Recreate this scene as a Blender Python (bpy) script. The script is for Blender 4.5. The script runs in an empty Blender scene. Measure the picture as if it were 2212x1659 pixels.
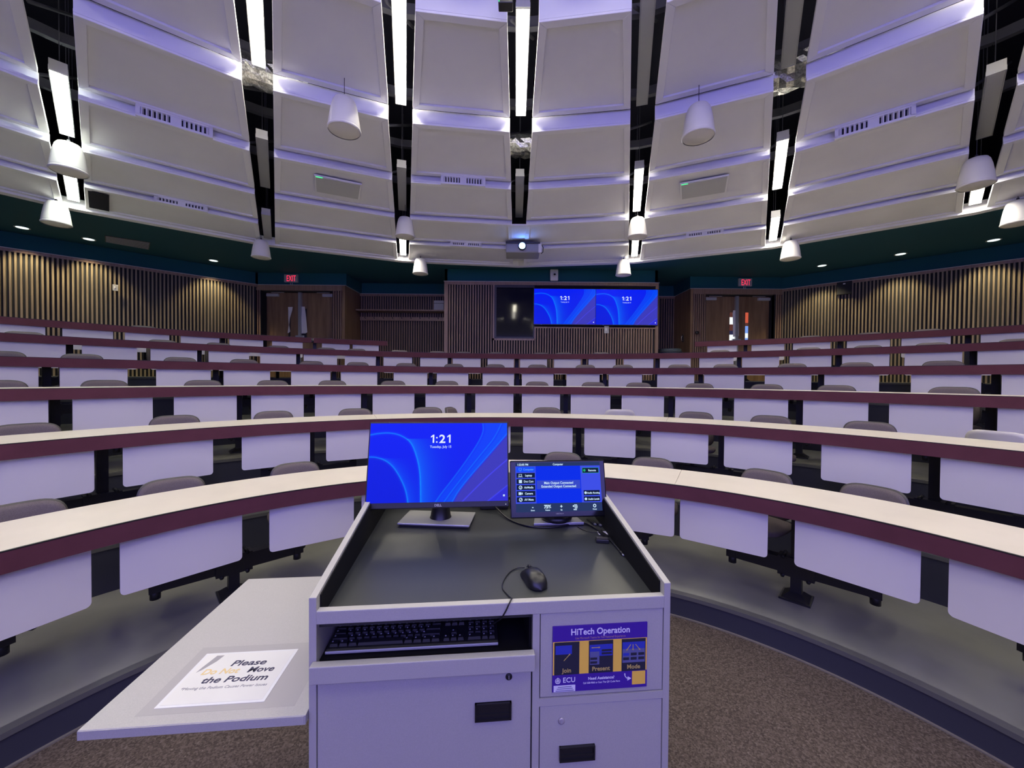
import bpy, bmesh, math, random
from mathutils import Vector, Matrix
import numpy as np
random.seed(7)
PI = math.pi
R = math.radians
S = bpy.context.scene
COL = S.collection

# ------------------------------------------------------------------ camera, world, exposure
F_PX = 850.0
cam_d = bpy.data.cameras.new('camera')
cam = bpy.data.objects.new('camera', cam_d)
COL.objects.link(cam)
S.camera = cam
cam_d.sensor_width = 36.0
cam_d.lens = F_PX / 2212.0 * 36.0
cam_d.clip_start = 0.02
cam_d.clip_end = 100
p_, r_ = R(0.9), R(0.45)
fwd = Vector((0, math.cos(p_), -math.sin(p_)))
up0 = Vector((0, math.sin(p_), math.cos(p_)))
rt0 = Vector((1, 0, 0))
RT = math.cos(r_) * rt0 + math.sin(r_) * up0
UP = -math.sin(r_) * rt0 + math.cos(r_) * up0
m = Matrix.Identity(4)
for i in range(3):
    m[i][0] = RT[i]; m[i][1] = UP[i]; m[i][2] = -fwd[i]
m[2][3] = 1.6
cam.matrix_world = m

w = bpy.data.worlds.new('world')
S.world = w
w.use_nodes = True
w.node_tree.nodes['Background'].inputs[0].default_value = (0.02, 0.022, 0.03, 1)
w.node_tree.nodes['Background'].inputs[1].default_value = 0.0
S.view_settings.view_transform = 'Standard'
S.view_settings.look = 'None'
S.view_settings.gamma = 1
S.view_settings.use_curve_mapping = False
EV = 1.5
S.view_settings.exposure = EV
XS = 2 ** -EV        # screens keep their own brightness

TUBE = 20.0          # lit fluorescent diffusers
SCREEN = 1.55        # the projected picture on the front wall
DOWN = 34.0          # watts per recessed wall washer
RING_FILL = 8.0        # diffusers of the added innermost lamp ring
# ------------------------------------------------------------------ materials
MATS = {}
def mat(name, col=(.5, .5, .5), rough=.5, metal=0., emit=None, es=1., spec=.5, noise=None, bump=None, alpha=None):
    """noise = (scale, amount, detail); bump = (scale, strength)"""
    if name in MATS: return MATS[name]
    M = bpy.data.materials.new(name); M.use_nodes = True
    nt = M.node_tree; b = nt.nodes['Principled BSDF']
    b.inputs['Base Color'].default_value = (*col, 1)
    b.inputs['Roughness'].default_value = rough
    b.inputs['Metallic'].default_value = metal
    b.inputs['Specular IOR Level'].default_value = spec
    if emit:
        b.inputs['Emission Color'].default_value = (*emit, 1)
        b.inputs['Emission Strength'].default_value = es
    tc = None
    if noise or bump:
        tc = nt.nodes.new('ShaderNodeTexCoord')
    if noise:
        sc, am, det = noise
        n = nt.nodes.new('ShaderNodeTexNoise'); n.inputs['Scale'].default_value = sc
        n.inputs['Detail'].default_value = det
        nt.links.new(tc.outputs['Object'], n.inputs['Vector'])
        mr = nt.nodes.new('ShaderNodeMapRange')
        mr.inputs[1].default_value = .3; mr.inputs[2].default_value = .7
        mr.inputs[3].default_value = 1 - am; mr.inputs[4].default_value = 1 + am
        nt.links.new(n.outputs['Fac'], mr.inputs[0])
        mx = nt.nodes.new('ShaderNodeVectorMath'); mx.operation = 'SCALE'
        mx.inputs[0].default_value = col
        nt.links.new(mr.outputs[0], mx.inputs['Scale'])
        nt.links.new(mx.outputs[0], b.inputs['Base Color'])
    if bump:
        n = nt.nodes.new('ShaderNodeTexNoise'); n.inputs['Scale'].default_value = bump[0]
        n.inputs['Detail'].default_value = 3
        nt.links.new(tc.outputs['Object'], n.inputs['Vector'])
        bp = nt.nodes.new('ShaderNodeBump'); bp.inputs['Strength'].default_value = bump[1]
        bp.inputs['Distance'].default_value = .002
        nt.links.new(n.outputs['Fac'], bp.inputs['Height'])
        nt.links.new(bp.outputs[0], b.inputs['Normal'])
    MATS[name] = M
    return M

def wood(name, dark, light, rough=.45, stretch=(22, 22, 1.2)):
    if name in MATS: return MATS[name]
    M = bpy.data.materials.new(name); M.use_nodes = True
    nt = M.node_tree; b = nt.nodes['Principled BSDF']; b.inputs['Roughness'].default_value = rough
    tc = nt.nodes.new('ShaderNodeTexCoord'); mp = nt.nodes.new('ShaderNodeMapping')
    mp.inputs['Scale'].default_value = stretch
    n = nt.nodes.new('ShaderNodeTexNoise'); n.inputs['Scale'].default_value = 1.5; n.inputs['Detail'].default_value = 6
    cr = nt.nodes.new('ShaderNodeValToRGB')
    cr.color_ramp.elements[0].position = .3; cr.color_ramp.elements[0].color = (*dark, 1)
    cr.color_ramp.elements[1].position = .7; cr.color_ramp.elements[1].color = (*light, 1)
    nt.links.new(tc.outputs['Object'], mp.inputs[0]); nt.links.new(mp.outputs[0], n.inputs['Vector'])
    nt.links.new(n.outputs['Fac'], cr.inputs[0]); nt.links.new(cr.outputs[0], b.inputs['Base Color'])
    MATS[name] = M
    return M

def carpet_mat():
    M = bpy.data.materials.new('speckled_carpet'); M.use_nodes = True
    nt = M.node_tree; b = nt.nodes['Principled BSDF']; b.inputs['Roughness'].default_value = .95
    b.inputs['Specular IOR Level'].default_value = .1
    tc = nt.nodes.new('ShaderNodeTexCoord')
    v = nt.nodes.new('ShaderNodeTexVoronoi'); v.inputs['Scale'].default_value = 150
    n = nt.nodes.new('ShaderNodeTexNoise'); n.inputs['Scale'].default_value = 60; n.inputs['Detail'].default_value = 4
    cr = nt.nodes.new('ShaderNodeValToRGB')
    e = cr.color_ramp.elements
    e[0].position = .0; e[0].color = (.030, .024, .022, 1)
    e[1].position = 1.; e[1].color = (.27, .22, .18, 1)
    k = e.new(.45); k.color = (.085, .066, .055, 1)
    k = e.new(.75); k.color = (.13, .105, .09, 1)
    mx = nt.nodes.new('ShaderNodeMix'); mx.inputs[0].default_value = .45
    nt.links.new(tc.outputs['Object'], v.inputs['Vector']); nt.links.new(tc.outputs['Object'], n.inputs['Vector'])
    sp = nt.nodes.new('ShaderNodeSeparateColor'); nt.links.new(v.outputs['Color'], sp.inputs[0])
    nt.links.new(sp.outputs[0], mx.inputs[2]); nt.links.new(n.outputs['Fac'], mx.inputs[3])
    nt.links.new(mx.outputs[0], cr.inputs[0]); nt.links.new(cr.outputs[0], b.inputs['Base Color'])
    bp = nt.nodes.new('ShaderNodeBump'); bp.inputs['Strength'].default_value = .6; bp.inputs['Distance'].default_value = .004
    nt.links.new(n.outputs['Fac'], bp.inputs['Height']); nt.links.new(bp.outputs[0], b.inputs['Normal'])
    return M

def emis(name, col, s):
    s = s * XS
    if name in MATS: return MATS[name]
    M = bpy.data.materials.new(name); M.use_nodes = True
    nt = M.node_tree; nt.nodes.remove(nt.nodes['Principled BSDF'])
    e = nt.nodes.new('ShaderNodeEmission'); e.inputs[0].default_value = (*col, 1); e.inputs[1].default_value = s
    nt.links.new(e.outputs[0], nt.nodes['Material Output'].inputs[0])
    MATS[name] = M
    return M

M_CARPET = carpet_mat()
M_PLAT = mat('polished_grey_vinyl', (.25, .25, .225), .22, noise=(1.3, .22, 4))
M_RISER = mat('navy_rubber_riser', (.035, .037, .06), .45)
M_NOSE = mat('grey_rubber_nosing', (.10, .10, .105), .4)
M_STRIP = mat('carpet_edge_strip', (.17, .15, .14), .5)
M_TOP = mat('cream_laminate', (.72, .66, .57), .38, noise=(5, .03, 2))
M_BAND = mat('maroon_edge_band', (.115, .038, .052), .75, spec=.15, noise=(8, .08, 3))
M_EDGE = mat('black_edging', (.012, .012, .014), .4)
M_PANEL = mat('pale_grey_laminate', (.68, .65, .66), .6, bump=(400, .15))
M_BLACK = mat('black_steel', (.010, .010, .013), .42)
M_FAB = mat('grey_brown_fabric', (.155, .130, .135), .95, spec=.1, noise=(320, .2, 2), bump=(500, .4))
M_SHELL = mat('dark_plastic_shell', (.06, .055, .055), .45)
M_WHITE_SHELL = mat('pale_plastic_shell', (.62, .59, .56), .22)
M_CEIL = mat('off_white_ceiling_board', (.75, .75, .82), .85, spec=.2, noise=(1.1, .05, 5))
M_CEILF = mat('off_white_ceiling_frame', (.78, .78, .83), .8, spec=.2)
M_VOID = mat('black_plenum', (.018, .018, .026), .9, spec=.1)
M_BEAM = mat('charcoal_roof_steel', (.05, .05, .07), .7)
M_FOIL = mat('crinkled_foil', (.55, .55, .52), .25, metal=.9, noise=(60, .5, 5), bump=(45, 1.))
M_SOFF = mat('dark_teal_soffit_paint', (.022, .088, .135), .8, spec=.2)
M_TEAL = mat('dark_teal_paint', (.014, .092, .118), .8, spec=.2)
M_SLAT = wood('oak_slat', (.17, .13, .075), (.29, .225, .135), .5)
M_SLAT2 = wood('walnut_slat', (.20, .12, .08), (.30, .19, .13), .5)
M_SLAT3 = wood('light_walnut_slat', (.25, .16, .11), (.36, .24, .17), .5)
M_BACK = mat('black_slat_backing', (.013, .014, .018), .8)
M_TRIMW = wood('wood_trim', (.20, .125, .085), (.29, .19, .135), .4)
M_DOOR = wood('brown_door_veneer', (.16, .09, .045), (.27, .165, .09), .4, (9, 9, .8))
M_ALU = mat('brushed_aluminium', (.45, .46, .48), .35, metal=.6)
M_GREYP = mat('light_grey_paint', (.42, .42, .42), .5)
M_WHITE = mat('white_plastic', (.72, .71, .69), .4)
M_TUBE = emis('lit_tube_diffuser', (1., .93, .74), TUBE / XS)
M_RING_FILL = emis('stage_tube_diffuser', (1., .93, .80), RING_FILL / XS)
M_TUBEC = emis('lit_cool_tube_diffuser', (.93, 1., .80), TUBE / XS)
M_OFF = mat('unlit_diffuser', (.42, .43, .44), .5)
M_HOUS = mat('white_fixture_housing', (.42, .42, .43), .5)
M_LAM = mat('podium_grey_laminate', (.425, .415, .375), .55, noise=(700, .07, 2), bump=(600, .1))
M_WORK = mat('podium_black_laminate', (.030, .033, .034), .36, spec=.5, bump=(500, .08))
M_INNER = mat('podium_black_liner', (.006, .006, .007), .7, spec=.2)
M_PLAST = mat('black_plastic', (.012, .012, .014), .35)
M_GLOSS = mat('black_glass_bezel', (.006, .006, .008), .15)
M_KEY = mat('black_key_plastic', (.012, .012, .015), .4)
M_LEG = mat('grey_key_legend', (.35, .36, .4), .5)
M_SILVER = mat('silver_stand', (.42, .42, .41), .3, metal=.35)
M_SHELF = mat('shelf_grey_laminate', (.43, .42, .405), .5, noise=(600, .08, 2))
M_PAPER = mat('white_paper', (.70, .70, .66), .6, noise=(9, .02, 3))
M_LIGHTP = mat('laminating_film', (.78, .79, .78), .25)
M_INK = mat('navy_ink', (.03, .03, .075), .6)
M_GOLD = mat('gold_ink', (.72, .56, .25), .6)
M_GREYI = mat('grey_ink', (.22, .22, .26), .6)
M_PURP = mat('purple_print', (.055, .012, .30), .5)
M_YEL = mat('yellow_print', (.95, .60, .08), .5)
M_CARD = mat('dark_card_print', (.018, .02, .04), .5)
M_CARDB = mat('blue_card_print', (.03, .045, .42), .5)
M_CARDG = mat('slate_card_print', (.12, .13, .28), .5)
M_PWHITE = mat('white_print', (.80, .78, .85), .5)
M_ARROW = mat('gold_arrow_print', (.55, .42, .12), .5)
M_GLASS = mat('dark_booth_glass', (.008, .009, .022), .06, spec=.25)
M_GREENLED = emis('green_led', (.1, 1., .35), 1.2)
M_GRILLE = mat('speaker_grille_white', (.66, .64, .60), .5, bump=(900, .3))

# ------------------------------------------------------------------ mesh helpers
class MB:
    def __init__(s):
        s.v = []; s.f = []; s.mi = []; s.mats = []; s.sm = []
    def mid(s, m):
        if m not in s.mats: s.mats.append(m)
        return s.mats.index(m)
    def add(s, vs, fs, m=None, smooth=False):
        o = len(s.v); s.v += [tuple(v) for v in vs]
        k = s.mid(m) if m else 0
        for f in fs:
            s.f.append([o + i for i in f]); s.mi.append(k); s.sm.append(smooth)
    def box(s, c, d, m=None, rot=None):
        """centre, full size"""
        x, y, z = d[0] / 2, d[1] / 2, d[2] / 2
        vs = [Vector(p) for p in ((-x, -y, -z), (x, -y, -z), (x, y, -z), (-x, y, -z), (-x, -y, z), (x, -y, z), (x, y, z), (-x, y, z))]
        if rot is not None: vs = [rot @ v for v in vs]
        vs = [v + Vector(c) for v in vs]
        s.add(vs, [(0, 3, 2, 1), (4, 5, 6, 7), (0, 1, 5, 4), (1, 2, 6, 5), (2, 3, 7, 6), (3, 0, 4, 7)], m)
    def bx(s, x0, x1, y0, y1, z0, z1, m=None):
        s.box(((x0 + x1) / 2, (y0 + y1) / 2, (z0 + z1) / 2), (abs(x1 - x0), abs(y1 - y0), abs(z1 - z0)), m)
    def prism(s, pts, ax, a, b, m=None):
        """pts 2-D outline, extruded along axis ax ('x','y','z') from a to b"""
        def P(p, t):
            return {'x': (t, p[0], p[1]), 'y': (p[0], t, p[1]), 'z': (p[0], p[1], t)}[ax]
        n = len(pts)
        vs = [P(p, a) for p in pts] + [P(p, b) for p in pts]
        fs = [tuple(range(n))[::-1], tuple(range(n, 2 * n))]
        fs += [(i, (i + 1) % n, n + (i + 1) % n, n + i) for i in range(n)]
        s.add(vs, fs, m)
    def tube(s, pts, r, m=None, n=8, closed=False, smooth=True):
        pts = [Vector(p) for p in pts]
        rings = []
        prev = None
        for i, p in enumerate(pts):
            a = pts[max(i - 1, 0)]; b = pts[min(i + 1, len(pts) - 1)]
            d = (b - a).normalized()
            u = d.cross(Vector((0, 0, 1)))
            if u.length < 1e-3: u = Vector((1, 0, 0)) if prev is None else prev
            u.normalize()
            if prev is not None and u.dot(prev) < 0: u = -u
            prev = u
            v = d.cross(u).normalized()
            rr = r[i] if isinstance(r, (list, tuple)) else r
            rings.append([p + (u * math.cos(2 * PI * k / n) + v * math.sin(2 * PI * k / n)) * rr for k in range(n)])
        vs = [q for g in rings for q in g]
        fs = []
        for i in range(len(pts) - 1):
            for k in range(n):
                fs.append((i * n + k, i * n + (k + 1) % n, (i + 1) * n + (k + 1) % n, (i + 1) * n + k))
        fs.append(tuple(range(n))); fs.append(tuple(range((len(pts) - 1) * n, len(pts) * n))[::-1])
        s.add(vs, fs, m, smooth)
    def lathe(s, prof, m=None, n=24, c=(0, 0, 0), smooth=True):
        vs = []; fs = []
        for r, z in prof:
            for k in range(n):
                a = 2 * PI * k / n
                vs.append((c[0] + r * math.cos(a), c[1] + r * math.sin(a), c[2] + z))
        for i in range(len(prof) - 1):
            for k in range(n):
                fs.append((i * n + k, i * n + (k + 1) % n, (i + 1) * n + (k + 1) % n, (i + 1) * n + k))
        s.add(vs, fs, m, smooth)
    def build(s, name, m=None, parent=None, loc=None, rz=None, bevel=None):
        me = bpy.data.meshes.new(name)
        me.from_pydata(s.v, [], s.f)
        ms = s.mats if s.mats else [m]
        if s.mats and m: ms = [m if q is None else q for q in s.mats]
        for q in ms: me.materials.append(q)
        for i, p in enumerate(me.polygons):
            p.material_index = s.mi[i]; p.use_smooth = s.sm[i]
        bm = bmesh.new(); bm.from_mesh(me); bmesh.ops.recalc_face_normals(bm, faces=bm.faces); bm.to_mesh(me); bm.free()
        me.update()
        o = bpy.data.objects.new(name, me); COL.objects.link(o)
        if parent is not None: o.parent = parent
        if loc is not None: o.location = loc
        if rz is not None: o.rotation_euler = (0, 0, rz)
        if bevel:
            b = o.modifiers.new('bevel', 'BEVEL'); b.width = bevel; b.segments = 2; b.limit_method = 'ANGLE'
        return o

def thing(name, label, cat, loc=(0, 0, 0), rz=0., group=None):
    o = bpy.data.objects.new(name, None); COL.objects.link(o)
    o.empty_display_size = .05
    o.location = loc; o.rotation_euler = (0, 0, rz)
    o['label'] = label; o['category'] = cat
    if group: o['group'] = group
    return o
def tag(o, label, cat, group=None):
    o['label'] = label; o['category'] = cat
    if group: o['group'] = group
    return o
def struct(o):
    o['kind'] = 'structure'
    return o
def copy_tree(o, parent=None):
    c = o.copy(); COL.objects.link(c)
    if parent is not None: c.parent = parent
    for ch in list(o.children): copy_tree(ch, c)
    return c

_txt = {}
def text(body, size, mtl, name, parent, loc, rot=(0, 0, 0), bold=0., shear=0., align='CENTER', ext=0.0002, sx=1.):
    key = (body, size, mtl.name, bold, shear, align, ext)
    if key not in _txt:
        cu = bpy.data.curves.new('t', 'FONT'); cu.body = body; cu.size = size; cu.align_x = align
        cu.offset = bold; cu.shear = shear; cu.extrude = ext; cu.resolution_u = 3; cu.space_line = .95
        to = bpy.data.objects.new('t', cu); COL.objects.link(to)
        bpy.context.view_layer.update()
        me = bpy.data.meshes.new_from_object(to.evaluated_get(bpy.context.evaluated_depsgraph_get()))
        bpy.data.objects.remove(to)
        me.materials.clear(); me.materials.append(mtl)
        _txt[key] = me
    o = bpy.data.objects.new(name, _txt[key]); COL.objects.link(o)
    o.parent = parent; o.location = loc; o.rotation_euler = rot; o.scale = (sx, 1, 1)
    return o

# ================================================================== THE ROOM
CX0, CY0 = .03, .65                      # centre of the seating rings
RR = [2.25, 3.32, 4.39, 5.46, 6.53, 7.60]
PZ = [.15, .46, .75, 1.02, 1.30, 1.57]   # platform heights
def pol(a, r, z=None, c=(CX0, CY0)):
    a = R(a)
    q = (c[0] + r * math.sin(a), c[1] + r * math.cos(a))
    return q if z is None else (*q, z)

def ring(mb, r0, r1, z0, z1, a0, a1, m, n=60, faces='all'):
    """solid curved bar between radii r0<r1"""
    vs = []; fs = []
    for i in range(n + 1):
        a = a0 + (a1 - a0) * i / n
        vs += [pol(a, r0, z0), pol(a, r1, z0), pol(a, r1, z1), pol(a, r0, z1)]
    for i in range(n):
        b = i * 4
        for k in range(4):
            fs.append((b + k, b + (k + 1) % 4, b + 4 + (k + 1) % 4, b + 4 + k))
    fs.append((0, 1, 2, 3)); fs.append((n * 4 + 3, n * 4 + 2, n * 4 + 1, n * 4))
    mb.add(vs, fs, m)

# floor: carpet in the well
b = MB(); b.bx(-10.2, 10.4, -3.2, 11.2, -.05, 0, M_CARPET); struct(b.build('floor'))
for i in range(6):
    r0 = RR[i] + .025; r1 = RR[i + 1] + .05 if i < 5 else 12.9
    zb = PZ[i - 1] if i else 0.
    b = MB(); ring(b, r0, r1, zb - (.02 if i else 0), PZ[i], -82, 82, M_PLAT, 90)
    struct(b.build('floor'))
    b = MB(); ring(b, r0 - .008, r0, zb, PZ[i] - .022, -82, 82, M_RISER, 90)
    ring(b, r0 - .016, r0 + .035, PZ[i] - .022, PZ[i] + .003, -82, 82, M_NOSE, 90)
    struct(b.build('trim_%d' % (i + 1)))
b = MB(); ring(b, RR[0] + .003, RR[0] + .017, 0, .006, -82, 82, M_STRIP, 90); struct(b.build('trim_7'))

# walls ------------------------------------------------------------
ZT = 3.85; ZS = 4.15; ZB = 0.0
def slat_wall(name, p, q, pitch, sw, ms, z0=1.0, trim=True, depth=.04, holes=(), zt=ZT, teal=True, n_off=0., ends=0.):
    """backing board, vertical slats, top trim and the teal wall above; p->q runs left to right seen from the room"""
    p = Vector((*p, 0)); q = Vector((*q, 0)); L = (q - p).length
    ang = math.atan2(q.y - p.y, q.x - p.x)
    b = MB()
    b.bx(0, L, 0, .08, z0, zt - .06, M_BACK)
    n = int(L / pitch)
    for k in range(n + 1):
        x = n_off + k * pitch
        if x > L - sw: break
        segs = [(z0, zt - .06)]
        for (hx0, hx1, hz0, hz1) in holes:
            if hx0 < x + sw / 2 < hx1:
                segs = [(z0, hz0), (hz1, zt - .06)]
        for a, c in segs:
            if c - a > .02: b.bx(x, x + sw, -depth, 0, a, c, ms)
    if trim:
        b.bx(0, L, -depth - .005, .08, zt - .065, zt - .012, M_TRIMW)
        b.bx(0, L, -depth - .015, .08, zt - .012, zt, M_GREYP)
    if teal: b.bx(0, L, .06, .12, zt, ZS + .1, M_TEAL)
    o = b.build(name, loc=(p.x, p.y, 0), rz=ang)
    return struct(o)

LW0, LC = (-9.96, 6.155), (-6.31, 9.71)
slat_wall('wall_left', LW0, LC, .0627, .028, M_SLAT)
RC, RW1 = (6.66, 9.84), (10.1, 6.40)
slat_wall('wall_right', RC, RW1, .0592, .026, M_SLAT)
# side walls toward the stage and the stage wall with its screen
b = MB(); b.bx(-10.1, -9.96, -3.2, 6.2, 0, 6.3, M_TEAL); struct(b.build('wall_left_side'))
b = MB(); b.bx(10.1, 10.24, -3.2, 6.45, 0, 6.3, M_TEAL); struct(b.build('wall_right_side'))
M_FRONT = mat('stage_wall_paint', (.72, .70, .68), .8)
b = MB(); b.bx(-10.1, 10.24, -3.3, -3.2, 0, 6.3, M_FRONT); struct(b.build('wall_front'))
# door wings
def box_struct(name, *a, m=None):
    b = MB(); b.bx(*a, m); return struct(b.build(name))

def door_wing(idx, x0, x1, xs0, xs1, ox0, ox1, y, side):
    """x0..x1 wing, opening ox0..ox1; slats on the remaining strips"""
    b = MB()
    b.bx(x0, x1, y - .045, y + .10, ZT - .14, ZT - .012, M_TRIMW)
    b.bx(x0, x1, y - .055, y + .10, ZT - .012, ZT, M_GREYP)
    b.bx(x0, x1, y + .02, y + .10, ZT, ZS + .1, M_TEAL)
    for (a, c) in ((x0, ox0), (ox1, x1)):
        if c - a < .03: continue
        b.bx(a, c, y, y + .08, 1.3, ZT - .14, M_BACK)
        n = max(1, round((c - a) / .058))
        for k in range(n):
            xx = a + (c - a) * (k + .25) / n
            b.bx(xx, xx + .028, y - .04, y, 1.3, ZT - .14, M_SLAT2)
    # jambs and head of the recess
    b.bx(ox0 - .02, ox0, y - .04, y + .26, 1.3, ZT - .14, M_BACK)
    b.bx(ox1, ox1 + .02, y - .04, y + .26, 1.3, ZT - .14, M_BACK)
    b.bx(ox0, ox1, y + .02, y + .26, 3.695, ZT - .14, M_BACK)
    struct(b.build('wall_back_%s' % side))
YD = 9.76
door_wing(1, -6.31, -4.20, 0, 0, -6.20, -4.44, YD, 'left')
door_wing(2, 4.46, 6.66, 0, 0, 4.78, 6.49, YD + .04, 'right')
M_CORR = emis('bright_corridor_light', (.95, 1., 1.), 1.0)
M_CORR2 = emis('orange_corridor_wall', (.75, .13, .07), .8)
M_CORR3 = emis('blue_corridor_sky', (.20, .36, .85), 1.)
M_CORR4 = emis('brown_corridor_wall', (.10, .035, .03), 1.)
def doors(idx, x0, x1, y, strips, papers, side):
    xm = (x0 + x1) / 2
    for k, (a, c) in enumerate(((x0 + .02, xm - .005), (xm + .005, x1 - .02))):
        b = MB(); b.bx(a, c, y + .16, y + .205, 1.575, 3.69)
        d = struct(b.build('door_%d' % (idx * 2 + k), M_DOOR))
        cx = a + .02 if k == 0 else c - .30
        c2 = MB(); c2.bx(cx, cx + .30, y + .105, y + .16, 3.59, 3.66); c2.build('door_closer', M_GREYP, d, bevel=.004)
        c2 = MB(); c2.box((cx + .28 if k == 0 else cx + .02, y + .12, 3.69), (.32, .02, .012)); c2.build('closer_arm', M_GREYP, d)
        c2 = MB(); c2.bx(a + .05, c - .05, y + .10, y + .15, 2.505, 2.55); hx = (c - .10) if k == 0 else (a + .03)
        c2.bx(hx, hx + .07, y + .09, y + .16, 2.47, 2.62); c2.build('push_bar', M_ALU, d, bevel=.004)
        for (sx0, sx1, bands) in strips[k]:
            g = MB(); g.bx(sx0 - .012, sx1 + .012, y + .150, y + .162, 2.54, 3.30); g.build('vision_panel_frame', M_DOOR, d)
            zz = 3.29
            g = MB()
            for (hgt, mm) in bands:
                g.bx(sx0, sx1, y + .140, y + .151, zz - hgt, zz, mm); zz -= hgt
            g.build('vision_panel', None, d)
    b = MB(); b.bx(xm - .035, xm + .035, y + .09, y + .16, 1.575, 3.70); struct(b.build('trim_%d' % (8 + idx), M_ALU))
    for (pts, lab) in papers:
        b = MB()
        n = len(pts)
        for i in range(n - 1):
            (l0, r0, z0), (l1, r1, z1) = pts[i], pts[i + 1]
            yy0 = y + .125 + .012 * math.sin(i * 2.1); yy1 = y + .125 + .012 * math.sin((i + 1) * 2.1)
            b.add([(l0, yy0, z0), (r0, yy0 - .012, z0), (r1, yy1 - .012, z1), (l1, yy1, z1),
                   (l0, yy0 + .003, z0), (r0, yy0 - .009, z0), (r1, yy1 - .009, z1), (l1, yy1 + .003, z1)],
                  [(0, 1, 2, 3), (7, 6, 5, 4), (0, 4, 5, 1), (1, 5, 6, 2), (2, 6, 7, 3), (3, 7, 4, 0)], None)
        tag(b.build('paper_cover', M_WHITE), lab, 'paper', 'paper covers on the door windows')
def papx(px, y): return (px - 1106) / 850. * y
yl = YD + .14
doors(0, -6.20, -4.44, YD,
      [[(papx(623, yl), papx(627, yl), [(.75, M_BACK)])], [(papx(649.5, yl), papx(662, yl), [(.75, M_BACK)])]],
      [([(papx(623, yl), papx(633.5, yl), 3.33), (papx(623, yl), papx(632, yl), 3.24), (papx(624, yl), papx(628, yl), 3.05), (papx(624.5, yl), papx(626, yl), 2.88), (papx(622, yl), papx(627.5, yl), 2.72), (papx(622.5, yl), papx(626, yl), 2.68)],
        'narrow torn white paper hanging on the left door of the left pair'),
       ([(papx(650, yl), papx(659.5, yl), 3.34), (papx(648, yl), papx(660, yl), 3.25), (papx(648, yl), papx(663, yl), 3.05), (papx(649, yl), papx(664, yl), 2.85), (papx(650, yl), papx(664.5, yl), 2.70), (papx(650, yl), papx(661, yl), 2.67)],
        'wide white paper covering the window of the right door of the left pair')], 'left')
yr = YD + .18
doors(1, 4.78, 6.49, YD + .04,
      [[(papx(1574.3, yr), papx(1590, yr), [(.12, M_CORR4), (.18, M_CORR), (.16, M_CORR4), (.10, M_CARDG), (.16, M_CORR)])],
       [(papx(1608, yr), papx(1614, yr), [(.12, M_CORR2), (.14, M_CORR2), (.08, M_CORR4), (.18, M_CORR3), (.12, M_CORR), (.10, M_CORR3)])]],
      [([(papx(1580.5, yr), papx(1584, yr), 3.34), (papx(1580, yr), papx(1590, yr), 3.27), (papx(1580, yr), papx(1592, yr), 3.0), (papx(1581, yr), papx(1593, yr), 2.7), (papx(1581.5, yr), papx(1590, yr), 2.68)],
        'white paper half covering the window of the left door of the right pair')], 'right')

# alcoves behind: coat rack wall, wooden cheeks
slat_wall('wall_back_alcove_left', (-4.23, 10.72), (-1.60, 10.72), .0645, .026, M_SLAT2, teal=True)
slat_wall('wall_back_alcove_right', (3.40, 10.76), (4.50, 10.76), .0645, .022, M_SLAT2, teal=True)
b = MB(); b.bx(-4.20, -4.13, YD - .04, 10.75, 1.3, ZT - .012, M_DOOR); b.bx(-4.20, -4.11, YD - .04, 10.75, ZT - .012, ZT, M_GREYP); b.bx(-4.20, -4.12, YD + .02, 10.8, ZT, ZS + .1, M_TEAL)
struct(b.build('wall_alcove_left_cheek'))
b = MB(); b.bx(4.40, 4.46, YD, 10.78, 1.3, ZT - .012, M_DOOR); b.bx(4.39, 4.46, YD, 10.78, ZT - .012, ZT, M_GREYP); b.bx(4.40, 4.46, YD + .04, 10.8, ZT, ZS + .1, M_TEAL)
struct(b.build('wall_alcove_right_cheek'))
b = MB(); b.bx(-12, 12, 11.0, 11.1, 0, 6.3, M_VOID); struct(b.build('wall_back'))

# control booth in the middle of the back wall ---------------------
BY = 9.28; BX0, BX1 = -1.60, 3.41
def bxx(px): return (px - 1106) / 850. * BY
wx0, wx1 = bxx(1067), bxx(1153)         # window
zwb, ztb = 2.52, 2.80
tvx0 = bxx(1151); 
b = MB()
b.bx(BX0, wx0, BY, BY + .06, 1.3, ZT - .07, M_BACK); b.bx(wx1, BX1, BY, BY + .06, 1.3, ZT - .07, M_BACK); b.bx(wx0, wx1, BY, BY + .06, 1.3, zwb, M_BACK); b.bx(wx0, wx1, BY + .06, BY + .09, zwb, ZT - .07, M_VOID)
b.bx(BX0, BX0 + .09, BY - .06, 10.7, 1.3, ZT - .07, M_TRIMW)
b.bx(BX1 - .07, BX1, BY - .06, 10.74, 1.3, ZT - .07, M_TRIMW)
b.bx(BX0, BX1, BY - .06, BY + .02, ZT - .08, ZT - .012, M_TRIMW)
b.bx(BX0 - .01, BX1 + .01, BY - .075, 10.74, ZT - .012, ZT, M_GREYP)
b.bx(BX0, BX1, BY + .02, BY + .1, ZT, ZS + .1, M_TEAL)
b.bx(BX0, BX0 + .06, BY + .02, 10.8, ZT, ZS + .1, M_TEAL)
b.bx(BX1 - .06, BX1, BY + .02, 10.8, ZT, ZS + .1, M_TEAL)
x = BX0 + .115
while x < BX1 - .10:
    top = ZT - .08
    if wx0 - .02 < x < wx1 + .02: top = zwb - .04
    elif x >= wx1: top = ztb - .03
    b.bx(x, x + .025, BY - .055, BY, 1.3, top, M_SLAT3)
    x += .0608
b.bx(wx0 - .04, wx0, BY - .06, BY, zwb - .04, ZT - .08, M_TRIMW)
b.bx(wx0 - .04, wx1 + .02, BY - .06, BY, zwb - .04, zwb, M_TRIMW)
b.bx(wx1, wx1 + .035, BY - .06, BY, zwb - .04, ztb, M_TRIMW)
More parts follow.
